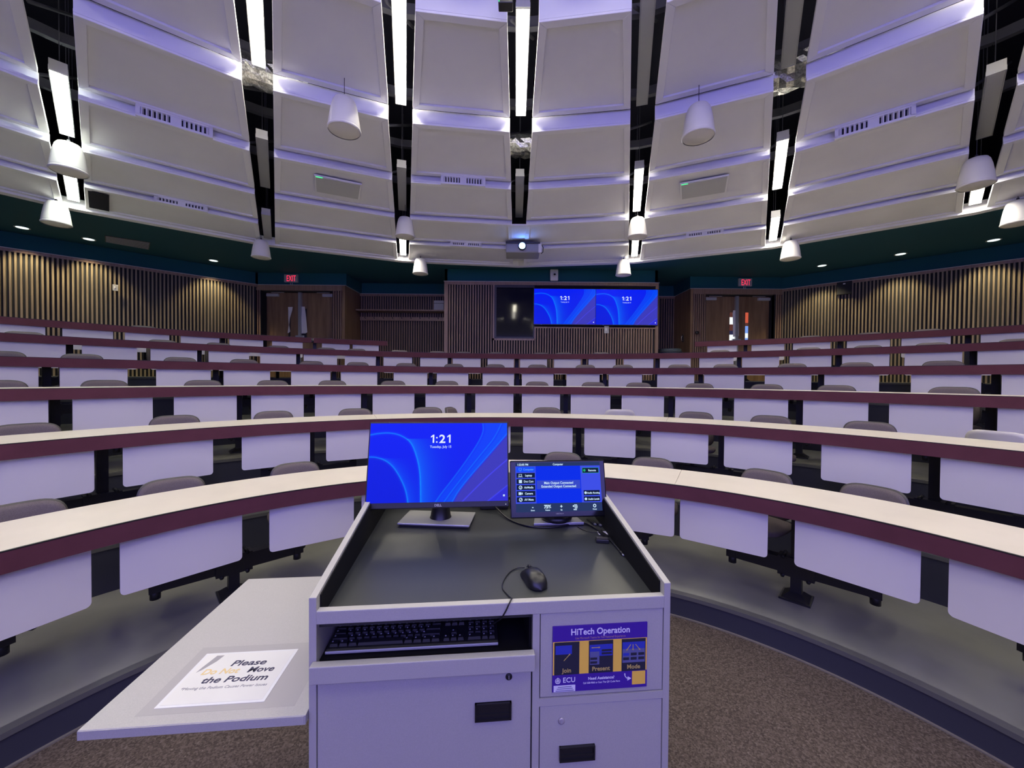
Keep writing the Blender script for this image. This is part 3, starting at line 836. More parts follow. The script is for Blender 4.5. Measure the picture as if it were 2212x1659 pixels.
def chair_proto(shell_m):
    t = thing('swivel_chair', '', 'chair')
    # local +y points away from the desk; the sitter faces -y (the stage)
    bk = pad(.355, .345, .035, rnd=4.2, taper=.06, bend=.045).build('backrest', M_FAB, t); bk.location = (0, .20, .43); bk.rotation_euler = (R(-6), 0, 0)
    sh = pad(.370, .358, .012, rnd=4.2, taper=.06, bend=.045, puff=.1).build('back_shell', shell_m, t); sh.location = (0, .213, .425); sh.rotation_euler = (R(-6), 0, 0)
    st = pad(.41, .42, .045, bend=.0, taper=-.02).build('seat', M_FAB, t); st.rotation_euler = (R(-90), 0, 0); st.location = (0, -.22, .415)
    b = MB(); b.bx(-.05, .05, -.1, .17, .395, .415); b.tube([(0, 0, .18), (0, 0, .40)], .025, None, 12); b.tube([(0, .14, .405), (0, .235, .44), (0, .25, .60)], .018, None, 8)
    b.build('pedestal', M_BLACK, t)
    b = MB(); b.tube([(0, .01, .215), (0, -.05, .215), (0, -.09, .215)], .020, None, 8); b.build('swing_arm', M_BLACK, t)
    return t
CH = {1: [-61.9, -49.9, -35.2, 8., 23.5, 38.5, 50.3], 2: [-58.5, -47.3, -36.4, -25.9, -14.8, -8., 5.8, 17.1, 28.4, 38.2, 48.6, 58.6],
      3: [-58.7, -51.1, -43.2, -35.1, -28., -19.5, -11.2, -2.8, 4., 12.6, 19.8, 28.4, 36.5, 43.9, 53.2],
      4: [-57.6, -52.3, -44.1, -37.9, -30.1, -23.8, -16.9, -9.7, -2.8, 3.9, 11.2, 17.1, 25.1, 31.3, 38.8, 44.8, 52.1],
      5: [-55.4, -45.2, -39.8, -33.7, -27.7, -23.9, -17.5, -11.8, -7.9, -2.5, 4.2, 8., 13.6, 30., 39.8, 45.5, 50.6, 56.], 6: [-46.2, 39.4, 45.1, 49.6]}
ORD = ['first', 'second', 'third', 'fourth', 'fifth', 'sixth', 'seventh', 'eighth', 'ninth', 'tenth', 'eleventh', 'twelfth', 'thirteenth', 'fourteenth', 'fifteenth', 'sixteenth', 'seventeenth', 'eighteenth']
RWN = {1: 'front', 2: 'second', 3: 'third', 4: 'fourth', 5: 'fifth', 6: 'back'}
ch_first = None; ch_white = None
for rw, lst in CH.items():
    r = RR[rw - 1]; z = PZ[rw - 1]
    for j, a in enumerate(lst):
        white = rw == 2 and a in (17.1, 58.6)
        if white:
            if ch_white is None: ch_white = o = chair_proto(M_WHITE_SHELL)
            else: o = copy_tree(ch_white)
        else:
            if ch_first is None: ch_first = o = chair_proto(M_SHELL)
            else: o = copy_tree(ch_first)
        yaw = random.uniform(-9, 9)
        rc = r + .53
        if white: rc = r + .94; yaw = 180 + (6 if a < 20 else -12)
        if rw == 2 and a == -8.: yaw = 72; rc = r + .64
        if rw == 1 and a == 38.5: yaw = -14
        c = pol(a, rc, z)
        dz = {1: -.02, 2: .01, 3: .02, 4: .04, 5: .045, 6: .065}[rw]
        o.location = (c[0], c[1], z + dz * 0); o.rotation_euler = (0, 0, R(-a + yaw)); o.scale = (1, 1, 1 + dz)
        if white: lab = 'pale plastic chair turned backwards behind the second desk, %s' % ('right of centre' if a < 20 else 'far right edge')
        elif rw == 2 and a == -8.: lab = 'chair turned sideways showing its edge, behind the second desk left of centre'
        elif rw == 6 and j == 0: lab = 'grey-brown fabric chair behind the back desk at the left, before the slatted wall'
        elif rw == 6: lab = 'grey-brown fabric chair behind the right back desk, %s from the right doors' % ORD[j - 1]
        else: lab = 'grey-brown fabric chair behind the %s desk, %s from the left' % (RWN[rw], ORD[j])
        o['label'] = lab; o['group'] = 'swing-arm chairs behind the desks'

# ================================================================== SCREEN PICTURES
def seg_dist(px, py, pts):
    d = np.full(px.shape, 9.)
    for (x0, y0), (x1, y1) in zip(pts[:-1], pts[1:]):
        dx, dy = x1 - x0, y1 - y0
        t = np.clip(((px - x0) * dx + (py - y0) * dy) / (dx * dx + dy * dy), 0, 1)
        d = np.minimum(d, np.hypot(px - x0 - t * dx, py - y0 - t * dy))
    return d
def smooth(pts, n=10):
    out = []
    P = [pts[0]] + list(pts) + [pts[-1]]
    for i in range(1, len(P) - 2):
        for k in range(n):
            t = k / n; a, b_, c, d = P[i - 1], P[i], P[i + 1], P[i + 2]
            out.append(tuple(.5 * (2 * b_[q] + (c[q] - a[q]) * t + (2 * a[q] - 5 * b_[q] + 4 * c[q] - d[q]) * t * t + (-a[q] + 3 * b_[q] - 3 * c[q] + d[q]) * t ** 3) for q in (0, 1)))
    out.append(pts[-1]); return out
def xat(pts, py):
    ys = np.array([p[1] for p in pts]); xs = np.array([p[0] for p in pts]); o = np.argsort(ys)
    return np.interp(py, ys[o], xs[o])
def yat(pts, px):
    xs = np.array([p[0] for p in pts]); ys = np.array([p[1] for p in pts]); o = np.argsort(xs)
    return np.interp(px, xs[o], ys[o])
NX, NY = 288, 162
u = (np.arange(NX + 1) / NX)[None, :].repeat(NY + 1, 0); v = (np.arange(NY + 1) / NY)[:, None].repeat(NX + 1, 1)
ASP = 16 / 9.
def Dl(pts): return seg_dist(u * ASP, v, [(p[0] * ASP, p[1]) for p in pts])
A1 = smooth([(-.02, .155), (.06, .13), (.14, .125), (.22, .16), (.29, .25), (.335, .42), (.365, .65), (.378, 1.02)])
A2 = smooth([(-.02, .43), (.05, .435), (.12, .48), (.18, .57), (.235, .72), (.27, .86), (.29, 1.02)])
B1 = smooth([(.815, -.02), (.82, .1), (.785, .25), (.70, .48), (.60, .72), (.52, .9), (.475, 1.02)])
B2 = smooth([(.965, -.02), (.90, .2), (.80, .42), (.69, .66), (.60, .86), (.535, 1.02)])
B3 = smooth([(1.02, .10), (.93, .28), (.83, .48), (.72, .70), (.64, .88), (.595, 1.02)])
B4 = smooth([(1.02, .45), (.85, .70), (.66, 1.02)])
B5 = smooth([(1.02, .78), (.93, .90), (.84, 1.02)])
img = np.zeros((NY + 1, NX + 1, 3)); img[...] = (.0, .012, .80)
img += (1 - v)[..., None] * np.array([.0, .0, .12])
def glow(pts, w, col):
    global img
    img = img + np.exp(-(Dl(pts) / w) ** 2)[..., None] * np.array(col)
def fillf(mask, col, a=1.):
    global img
    mm = (mask * a)[..., None]; img = img * (1 - mm) + np.array(col) * mm
# petals: soft gradient just right of arcs
m1 = (u > xat(A1[25:], v)) & (v > .2); fillf(m1 * np.exp(-np.clip(u - xat(A1[25:], v), 0, 9) / .07), (.0, .13, .95), .8)
m2 = (v > yat(A2, u)) & (u < .30); fillf(m2 * .6, (.0, .01, .70))
fillf((u > xat(A2, v)) * (v > .45) * np.exp(-np.clip(u - xat(A2, v), 0, 9) / .05), (.0, .09, .95), .7)
mB = np.clip((u - xat(B1, v)) / .02, 0, 1); fillf(mB * (u < xat(B2, v)), (.0, .06, .95), .75)
fillf(np.clip((u - xat(B2, v)) / .02, 0, 1) * (u < xat(B3, v)), (.0, .11, .95), .55)
fillf(np.clip((u - xat(B3, v)) / .02, 0, 1) * 1., (.05, .045, .42), .85)
fillf(((u - xat(B5, v)) > 0) * 1., (.02, .02, .72), .7)
glow(A1, .006, (.0, .16, .2)); glow(A1, .02, (.0, .03, .05)); glow(A2, .006, (.0, .15, .2)); glow(A2, .02, (.0, .03, .05))
glow(B1, .007, (.0, .10, .15)); glow(B2, .006, (.0, .11, .15)); glow(B3, .006, (.0, .12, .3)); glow(B4, .006, (.02, .02, .5)); glow(B5, .006, (.02, .03, .4))
img = np.clip(img, 0, 1)
def screen_mat(name, s):
    M = bpy.data.materials.new(name); M.use_nodes = True
    nt = M.node_tree; b = nt.nodes['Principled BSDF']
    b.inputs['Base Color'].default_value = (.003, .003, .004, 1); b.inputs['Roughness'].default_value = .4; b.inputs['Specular IOR Level'].default_value = .12
    a = nt.nodes.new('ShaderNodeVertexColor'); a.layer_name = 'picture'
    nt.links.new(a.outputs[0], b.inputs['Emission Color']); b.inputs['Emission Strength'].default_value = s
    return M
M_LCD = screen_mat('lit_lcd_picture', XS)
def picture_mesh(name, w, h, mtl, img=img):
    ny, nx = img.shape[0] - 1, img.shape[1] - 1
    vs = [((i / nx - .5) * w, 0, (.5 - j / ny) * h) for j in range(ny + 1) for i in range(nx + 1)]
    fs = [(j * (nx + 1) + i, (j + 1) * (nx + 1) + i, (j + 1) * (nx + 1) + i + 1, j * (nx + 1) + i + 1) for j in range(ny) for i in range(nx)]
    me = bpy.data.meshes.new(name); me.from_pydata(vs, [], fs)
    at = me.color_attributes.new('picture', 'FLOAT_COLOR', 'POINT')
    c = np.ones((len(vs), 4), dtype=np.float32); c[:, :3] = img.reshape(-1, 3)
    at.data.foreach_set('color', c.ravel())
    me.materials.append(mtl); me.update()
    return me
M_CLOCK = emis('white_clock_digits', (.80, .88, 1.), 1.)
M_CLOCK2 = emis('pale_screen_text', (.55, .68, 1.), 1.)

def clock(parent, x, z, h, y):
    def one(cx):
        b = MB(); b.prism([(cx - .01 * h, z), (cx + .17 * h, z), (cx + .17 * h, z + h), (cx + .03 * h, z + h), (cx - .24 * h, z + .80 * h), (cx - .24 * h, z + .64 * h), (cx - .01 * h, z + .79 * h)], 'y', y - .0004, y)
        b.build('clock_digit', M_CLOCK, parent)
    one(x - 1.02 * h); one(x + .98 * h)
    b = MB(); b.bx(x - .62 * h, x - .45 * h, y - .0004, y, z + .02 * h, z + .18 * h); b.bx(x - .62 * h, x - .45 * h, y - .0004, y, z + .55 * h, z + .71 * h); b.build('clock_colon', M_CLOCK, parent)
    text('2', h * 1.42, M_CLOCK, 'clock_digit', parent, (x + .14 * h, y, z), (PI / 2, 0, 0), bold=h * .028, sx=1.12)
# displays on the booth
def display(x, z, lab, w=1.43, h=.815):
    t = thing('wall_display', lab, 'display', (x, BY - .05, z), 0, 'large displays on the booth wall')
    b = MB(); b.bx(-w / 2 - .012, w / 2 + .012, -.06, .04, -h / 2 - .018, h / 2 + .014); b.build('bezel', M_PLAST, t, bevel=.004)
    o = bpy.data.objects.new('screen', picture_mesh('screen', w, h, M_LCD)); COL.objects.link(o); o.parent = t; o.location = (0, -.062, 0)
    clock(o, .0, .155, .088, -.003)
    text('Tuesday, July 15', .030, M_CLOCK2, 'date_text', o, (-.0, -.003, .095), (PI / 2, 0, 0), bold=.0006)
    g = MB(); g.lathe([(0, 0), (.012, 0)], None, 10); q = g.build('screen_icon', M_CLOCK, o, loc=(w * .468, -.003, -h * .44)); q.rotation_euler = (PI / 2, 0, 0)
    g = MB(); g.box((-w * .38, -.063, -h / 2 - .010), (.014, .004, .006)); g.build('power_light', emis('blue_led', (.1, .2, 1), 2), t)
yt = BY - .11
z1 = 1.6 + (815.6 - 661.4) / 850 * yt; z2 = 1.6 + (817.0 - 662.8) / 850 * yt
display((1216.9 - 1106) / 850 * yt + .017, z1, 'left of two large wall displays with blue abstract picture and clock')
display((1350.2 - 1106) / 850 * yt + .017, z1 - .002, 'right of two large wall displays with blue abstract picture and clock')

# tracking camera above the booth window
t = thing('tracking_camera', 'white camera on the teal wall above the left display', 'camera', (bxx(1191.5) + .03, BY - .02, 3.87))
b = MB(); b.bx(-.095, .095, -.06, .0, 0, .27); b.build('housing', M_WHITE, t, bevel=.02)
b = MB(); b.lathe([(.045, 0), (.05, .02), (.04, .05), (.0, .06)], None, 20); q = b.build('camera_head', M_WHITE, t, loc=(.005, -.06, .13)); q.rotation_euler = (PI / 2, 0, 0)
b = MB(); b.lathe([(.024, 0), (.020, .01), (.0, .012)], None, 20); q = b.build('lens', M_GLOSS, t, loc=(.005, -.118, .13)); q.rotation_euler = (PI / 2, 0, 0)
# switch plates
for (x, y, z, lab, s) in ((bxx(1305) + .03, BY - .045, 2.66, 'cream wall plate on the slats below the right display', .055), (-8.02 + .06, 8.02 - .11, 3.28, 'small metal wall plate high on the left slatted wall', .04)):
    t = thing('wall_plate', lab, 'wall plate', (x, y, z), 0 if x > -5 else R(44.2))
    b = MB(); b.bx(-s, s, -.012, 0, 0, s * 3.1); b.build('plate', M_GREYP, t, bevel=.003)
    b = MB(); b.bx(-s * .5, s * .1, -.018, -.012, s * 1.1, s * 2.2); b.build('switch', M_WHITE, t)
t = thing('wall_sensor', 'small dark box with a white light high on the right slatted wall', 'sensor', (7.50, 8.93, 3.56), R(-45))
b = MB(); b.bx(-.13, .13, -.07, .0, -.02, .26); b.build('housing', M_BACK, t, bevel=.004)
b = MB(); b.bx(-.02, .02, -.078, -.07, .20, .225); b.build('status_light', M_WHITE, t)
t = thing('door_stop', 'round dark door stop on the post left of the right doors', 'knob', (4.55, YD - .02, 2.75))  # plain round knob on the wall post
b = MB(); b.lathe([(.0, .05), (.04, .045), (.045, .02), (.03, 0)], None, 18); q = b.build('knob', M_PLAST, t); q.rotation_euler = (PI / 2, 0, 0)
t = thing('door_pull', 'dark pull plate on the wooden cheek beside the right alcove', 'handle', (4.395, 10.15, 2.55))
b = MB(); b.bx(-.012, 0, -.03, .03, 0, .20); b.build('plate', M_BLACK, t); b = MB(); b.tube([(-.01, 0, .04), (-.04, 0, .05), (-.04, 0, .15), (-.01, 0, .16)], .006, None, 6); b.build('grip', M_ALU, t)
# coat rack in the left alcove
t = thing('coat_rack', 'long wooden coat rack shelf with dark hooks in the left alcove', 'coat rack', (-2.85, 10.66, 3.0))
b = MB(); b.bx(-1.25, 1.22, -.34, .0, .33, .365); b.build('shelf', M_TRIMW, t)
b = MB(); b.bx(-1.25, 1.22, -.05, -.02, .115, .21); b.build('hook_rail', M_TRIMW, t)
for k in range(10):
    b = MB(); x = -1.1 + k * .245
    b.tube([(x, -.05, .17), (x, -.09, .165), (x, -.11, .18), (x, -.115, .20)], .008, None, 6); b.build('coat_hook', M_BLACK, t)
t = thing('shelf_box', 'white box standing at the right end of the coat rack shelf', 'box', (-1.95, 10.50, 3.366))
b = MB(); b.bx(-.13, .13, -.08, .12, 0, .26); b.build('carton', M_GREYP, t, bevel=.004)
b = MB(); b.bx(-.132, .132, -.082, -.079, .18, .19); b.build('lid_seam', M_BACK, t)
# waste bin by the right alcove
t = thing('waste_bin', 'round dark grey bin in front of the right alcove', 'bin', (3.98, 9.95, 1.57))
b = MB(); b.lathe([(.0, .0), (.23, .0), (.26, .72), (.27, .74), (.27, .78), (.245, .79), (.24, .74), (.21, .03)], None, 36); b.build('barrel', mat('grey_bin_plastic', (.075, .10, .11), .45), t)
b = MB(); b.lathe([(.272, .70), (.285, .705), (.285, .73), (.272, .735)], None, 36); b.build('rim', mat('grey_bin_rim', (.09, .115, .125), .45), t)

# projector --------------------------------------------------------------
t = thing('projector', 'ceiling projector with a glowing blue lens under the centre gap', 'projector', (.165, 7.25, 3.90))
b = MB(); b.bx(-.30, .33, 0, .42, 0, .17); b.build('body', mat('projector_body', (.30, .30, .32), .5), t, bevel=.02)
b = MB(); b.bx(-.30, .33, -.02, .02, .165, .19); b.bx(-.22, .22, .05, .3, .19, .21); b.build('mount_plate', M_BEAM, t)
b = MB(); b.tube([(0, .18, .2), (0, .18, .26)], .03, None, 12); b.build('ceiling_pole', M_BEAM, t)
b = MB(); b.lathe([(.055, .0), (.075, .01), (.075, .05), (.06, .06)], None, 28); q = b.build('lens_barrel', M_PLAST, t, loc=(0, -.0, .105)); q.rotation_euler = (PI / 2, 0, 0)
b = MB(); b.lathe([(.0, .085), (.025, .080), (.045, .068), (.057, .052)], None, 28); q = b.build('lens', emis('projector_beam_blue', (.10, .28, 1.), 45.), t, loc=(0, 0, .105)); q.rotation_euler = (PI / 2, 0, 0)
b = MB(); b.bx(.30, .36, -.01, .04, .0, .16); b.build('side_box', M_WHITE, t, bevel=.004)
b = MB(); b.tube([(.36, .0, .14), (.39, -.01, .08), (.385, .0, .01), (.35, .0, -.02)], .008, None, 6); b.build('cable', M_PLAST, t)
# small stage device at the top of the centre gap
t = thing('ceiling_sensor', 'small black device with green light at the top of the centre gap', 'sensor', (-.07, 2.98, 4.40))
b = MB(); b.bx(-.055, .055, -.0, .08, 0, .07); b.build('housing', M_PLAST, t, bevel=.006)
b = MB(); b.bx(-.053, -.046, -.003, .0, .005, .05); b.build('status_light', M_GREENLED, t)
b = MB(); b.tube([(0, .04, .06), (0, .04, .5)], .01, None, 6); b.build('hanger', M_BEAM, t)
# projection screen on the stage wall: the projector's picture lights the room blue
t = thing('projection_screen', 'large projection screen on the stage wall showing the blue picture', 'projection screen', (0, -3.14, 1.1))
b = MB(); b.bx(-3.6, 3.6, -.05, 0, .6, 4.0); b.build('screen_border', M_PLAST, t)
b = MB(); b.bx(-3.5, 3.5, 0, .005, .7, 3.9); b.build('projected_picture', emis('projected_blue', (.28, .25, 1.), SCREEN / XS), t)

# ================================================================== PODIUM
PC = (-.033, .992); PTH = R(5.3)
def PW(x, y, z):       # podium frame -> world
    return (PC[0] + x * math.cos(PTH) - y * math.sin(PTH), PC[1] + x * math.sin(PTH) + y * math.cos(PTH), z)
DEP = .80
def wz(y): return .995 + .05 * y
pod = thing('podium', 'large grey laminate podium with black worktop in the foreground', 'podium', (*PC, 0), PTH)
for s in (-1, 1):
    x0 = s * .46; x1 = s * .442
    b = MB(); b.prism([(0, 0.0), (DEP, 0.0), (DEP, 1.06 + .163 * DEP), (0, 1.06)], 'x', x0, x1); b.build('side_panel', M_LAM, pod, bevel=.0015)
    b = MB(); b.prism([(.022, wz(0)), (DEP - .02, wz(DEP)), (DEP - .02, 1.05 + .163 * DEP), (.022, 1.055)], 'x', s * .4418, s * .4385); b.build('side_liner', M_INNER, pod)
b = MB(); b.bx(-.442, .442, DEP - .02, DEP, 0.0, 1.17); b.build('back_panel', M_LAM, pod)
b = MB(); b.prism([(.018, wz(.018) - .02), (DEP - .02, wz(DEP) - .02), (DEP - .02, wz(DEP)), (.018, wz(.018))], 'x', -.442, .442); b.build('worktop', M_WORK, pod)
b = MB(); b.bx(-.442, .442, -.002, .018, .994, 1.027); b.build('front_rail', M_LAM, pod, bevel=.002)
b = MB(); b.bx(.092, .110, 0, .02, 0.02, .994); b.bx(.110, .442, .0, .02, .752, .772); b.bx(-.442, .442, .03, .04, 0.0, .04); b.build('face_frame', M_LAM, pod)
b = MB(); b.bx(-.442, .092, .02, .45, .885, .893); b.bx(-.442, .092, .44, .45, .89, .98); b.bx(.085, .092, .02, .45, .89, .98); b.build('drawer_tray', M_INNER, pod)  # black tray and backing put in to make the drawer opening dark
b = MB(); b.bx(-.450, .095, -.024, -.002, .862, .905); b.bx(-.440, .09, -.002, .06, .880, .886); b.build('drawer_lip', M_LAM, pod, bevel=.002)
d = MB(); d.bx(-.440, .0885, .002, .020, .03, .860); d = d.build('cabinet_door', M_LAM, pod, bevel=.001)
def pull(parent, x0, x1, z0, z1):
    b = MB(); b.bx(x0, x1, -.006, .003, z0, z0 + .004); b.bx(x0, x1, -.006, .003, z1 - .004, z1); b.bx(x0, x0 + .004, -.006, .003, z0, z1); b.bx(x1 - .004, x1, -.006, .003, z0, z1)
    b.bx(x0, x1, -.001, .003, z0, z1); b.bx(x0 + .004, x1 - .004, -.004, .0, z0 + .012, z0 + .017)
    b.build('pull_handle', M_PLAST, parent)
def lock(parent, x, z, m, m2):
    b = MB(); b.lathe([(.0, .003), (.006, .003), (.0085, .002), (.0085, 0)], m, 20); b.bx(-.0012, .0012, -.005, .005, .003, .0034, m2)
    q = b.build('lock', None, parent, loc=(x, .001, z)); q.rotation_euler = (PI / 2, 0, 0)
pull(d, -.055, .038, .727, .772); lock(d, .031, .835, M_PLAST, M_ALU)
d = MB(); d.bx(.1125, .4405, .002, .020, .7745, .9925); d = d.build('cabinet_door', M_LAM, pod, bevel=.001)
d = MB(); d.bx(.1125, .4405, .002, .020, .03, .7495); d = d.build('cabinet_door', M_LAM, pod, bevel=.001)
pull(d, .164, .258, .605, .643); lock(d, .169, .710, mat('brass_lock', (.45, .42, .42), .4, .3), M_GREYP)
b = MB(); b.bx(-.962, -.461, -.015, .668, .760, .784); sh = b.build('side_shelf', M_SHELF, pod, bevel=.0015)
b = MB(); b.bx(-.961, -.465, -.0165, -.0148, .762, .7825); b.build('shelf_edge', M_LAM, sh)
for y in (.10, .16):
    b = MB(); b.prism([(-.53, .760), (-.505, .760), (-.461, .70), (-.461, .665)], 'y', y, y + .02); b.build('shelf_bracket', M_GREYP, pod)
b = MB()
for k in range(4):
    b.tube([PW(0, 0, 0) and (-.62 + .02 * k, .12 + .02 * k, .755), (-.55, .13, .70), (-.461, .12 + .03 * k, .62)], .004, None, 6)
b.build('shelf_brace', M_GREYP, pod)
b = MB(); b.bx(-.46, .46, .03, DEP - .03, .0, .05); b.build('plinth', M_INNER, pod)

# paper notice on the shelf
pz = .784
t = thing('paper_notice', 'laminated white notice asking not to move the podium, on the side shelf', 'notice', PW(-.7085, .13, pz + .0005), PTH)
b = MB(); b.bx(-.128, .128, -.096, .096, 0, .0006); b.build('film', M_LIGHTP, t)
b = MB(); b.bx(-.120, .120, -.089, .089, .0006, .001); pp = b.build('sheet', M_PAPER, t)
text('Please', .030, M_INK, 'lettering', t, (.015, .038, .0012), bold=.0006, shear=.15, sx=1.25)
text('Do Not', .028, M_GOLD, 'lettering', t, (-.044, .010, .0012), bold=.0006, shear=.15, sx=1.05)
text('Move', .028, M_INK, 'lettering', t, (.062, .010, .0012), bold=.0006, shear=.15, sx=1.1)
text('the Podium', .030, M_INK, 'lettering', t, (.012, -.022, .0012), bold=.0006, shear=.15, sx=1.2)
text('*Moving the Podium Causes Power Issues', .0125, M_GREYI, 'lettering', t, (.0, -.043, .0012), shear=.15, sx=1.0)
b = MB(); b.add([(-.092, .084, .0013), (-.072, .084, .0013), (-.079, .060, .0013), (-.098, .028, .0013), (-.108, .018, .0013), (-.104, .038, .0013)], [(0, 5, 4, 3, 2, 1)], mat('grey_brush_print', (.33, .32, .33), .6)); b.build('brush_mark', None, t)
# raised outline on the shelf from old tape
t = thing('tape_residue', 'faint tape outline around the notice on the side shelf', 'tape', PW(-.70, .12, pz), PTH)
b = MB(); b.bx(-.165, .20, -.105, .135, -.0002, .0002); b.build('tape_outline', mat('tape_mark_grey', (.385, .37, .365), .55), t)

# information sign
t = thing('instruction_sign', 'purple and gold instruction sign on the upper right podium door', 'sign', PW(.270, -.0005, .8735), PTH)
def q2(x0, x1, z0, z1, k, m, nm='print_block', par=None):
    b = MB(); b.bx(x0, x1, -.0012 - k * .0004, -.0008 - k * .0004 + .0004, z0, z1); return b.build(nm, m, par or t)
W2, H2 = .1265, .0858
b = MB(); b.bx(-W2, W2, -.0012, .002, -H2, H2); b.build('backing', M_PURP, t)
q2(-W2 + .001, W2 - .001, -.0405, .0455, 1, M_YEL, 'yellow_band')
for (x0, x1, nm) in ((-.122, -.056, 'Join'), (-.031, .034, 'Present'), (.057, .122, 'Mode')):
    cd = q2(x0, x1, -.0405, .0445, 2, M_CARD, 'card')
    cxm = (x0 + x1) / 2
    text(nm, .0155, M_ARROW, 'lettering', cd, (cxm, -.0024, -.0345), (PI / 2, 0, 0), bold=.0003)
    if nm == 'Join':
        q2(x0 + .003, x0 + .046, .013, .036, 3, M_CARDB, 'card_picture', cd)
        ar = [((-.097, -.003), (-.080, .015))]
    elif nm == 'Present':
        q2(x0 + .002, x1 - .002, .004, .034, 3, M_CARDB, 'card_picture', cd)
        q2(x0 + .003, x0 + .028, -.018, .016, 4, M_CARDG, 'card_picture', cd)
        for a in ((.003, .030, .016, .021), (.003, .030, .008, .013)): q2(a[0], a[1], a[2], a[3], 5, M_CARD, 'card_picture', cd)
        for a in ((-.027, -.009, -.005, .001), (-.027, -.009, -.015, -.009)): q2(a[0], a[1], a[2], a[3], 5, M_CARD, 'card_picture', cd)
        ar = [((-.024, .027), (-.001, .027))]
    else:
        q2(x0 + .002, x1 - .002, .018, .036, 3, M_CARDB, 'card_picture', cd)
        q2(x0 + .002, x1 - .002, -.018, .018, 3, M_CARDG, 'card_picture', cd)
        for i2 in range(3):
            for j2 in range(2): q2(.061 + .0205 * i2, .077 + .0205 * i2, .0005 - .0115 * j2, .0075 - .0115 * j2, 4, M_CARDB if (i2 == 0 and j2 == 0) else M_CARD, 'card_picture', cd)
        ar = [((.081, .030), (.069, .014)), ((.087, .030), (.087, .014)), ((.094, .030), (.107, .014))]
    for (s0, s1) in ar:
        s0 = Vector(s0); s1 = Vector(s1); dd = (s1 - s0).normalized(); nn_ = Vector((-dd.y, dd.x)); hd = s1 - dd * .004
        pl = [s0 + nn_ * .0009, hd + nn_ * .0009, hd + nn_ * .0026, s1, hd - nn_ * .0026, hd - nn_ * .0009, s0 - nn_ * .0009]
        b = MB(); b.prism([(p.x, p.y) for p in pl], 'y', -.0034, -.0030); b.build('arrow', M_ARROW, cd)
text('HiTech Operation', .0228, M_PWHITE, 'lettering', t, (.0, -.0016, .062), (PI / 2, 0, 0), bold=.0004, sx=.93)
text('Use Microsoft Teams for Full Featured Experience', .0078, mat('dull_gold_print', (.42, .24, .22), .6), 'lettering', t, (.0, -.0016, .0505), (PI / 2, 0, 0), sx=.84)
text('Need Assistance?', .0105, M_PWHITE, 'lettering', t, (.003, -.0016, -.058), (PI / 2, 0, 0), bold=.0002, sx=.95)
text('Call 328-9866 or Scan The QR Code Here', .0066, M_PWHITE, 'lettering', t, (.004, -.0016, -.068), (PI / 2, 0, 0), sx=.86)
text('ECU', .0185, M_PWHITE, 'emblem_letters', t, (-.0825, -.0016, -.061), (PI / 2, 0, 0), bold=.0002, sx=.95)
b = MB(); b.lathe([(.0074, 0), (.0066, .0004), (.0058, 0)], M_PWHITE, 24); b.bx(-.001, .001, -.006, .009, 0, .0004, M_PWHITE); b.bx(-.0045, .0045, -.001, .0015, 0, .0004, M_PWHITE)
b.prism([(-.003, .001), (0, .0075), (.003, .001)], 'z', 0, .0004, M_PWHITE); b.prism([(-.005, -.006), (-.0035, -.001), (-.002, -.006)], 'z', 0, .0004, M_PWHITE); b.prism([(.005, -.006), (.0035, -.001), (.002, -.006)], 'z', 0, .0004, M_PWHITE)
q = b.build('emblem', None, t, loc=(-.112, -.0014, -.0565)); q.rotation_euler = (PI / 2, 0, 0)
q2(-.123, -.066, -.0845, -.0685, 2, M_PWHITE, 'white_label')
for k in range(3): q2(-.118 + .003 * k, -.070 - .003 * k, -.0825 + .0048 * k, -.0808 + .0048 * k, 3, M_CARDG, 'label_line')
b = MB(); b.tube([(.066, -.002, -.047), (.0665, -.002, -.053), (.070, -.002, -.058), (.075, -.002, -.061)], .0013, None, 6); b.prism([(.073, -.0655), (.083, -.0605), (.0745, -.0555)], 'y', -.003, -.001); b.build('curved_arrow', M_PWHITE, t)
q2(.086, .122, -.0775, -.0425, 2, M_YEL, 'gold_square')

# monitor --------------------------------------------------------------
MX, MY = -.195, .575
mon = thing('computer_monitor', 'black computer monitor with blue abstract picture and clock, on the podium', 'monitor', PW(MX, MY + .03, wz(MY) + .001), PTH)
b = MB(); b.box((-.010, -.006, .010), (.280, .150, .007), None, Matrix.Rotation(R(-9.3), 3, 'Z')); b.build('stand_base', M_SILVER, mon, bevel=.002)
b = MB(); b.box((-.010, -.006, .003), (.268, .138, .007), None, Matrix.Rotation(R(-9.3), 3, 'Z')); b.build('base_pad', M_PLAST, mon)
b = MB(); b.lathe([(.044, .012), (.040, .02), (.036, .05), (.034, .08)], None, 24); b.box((0, .0, .19), (.055, .03, .24)); b.build('stand_neck', M_PLAST, mon)
tilt = R(13)
pan = MB(); pan.bx(-.266, .266, 0, .022, 0, .322); pan.bx(-.15, .15, .022, .045, .05, .26)
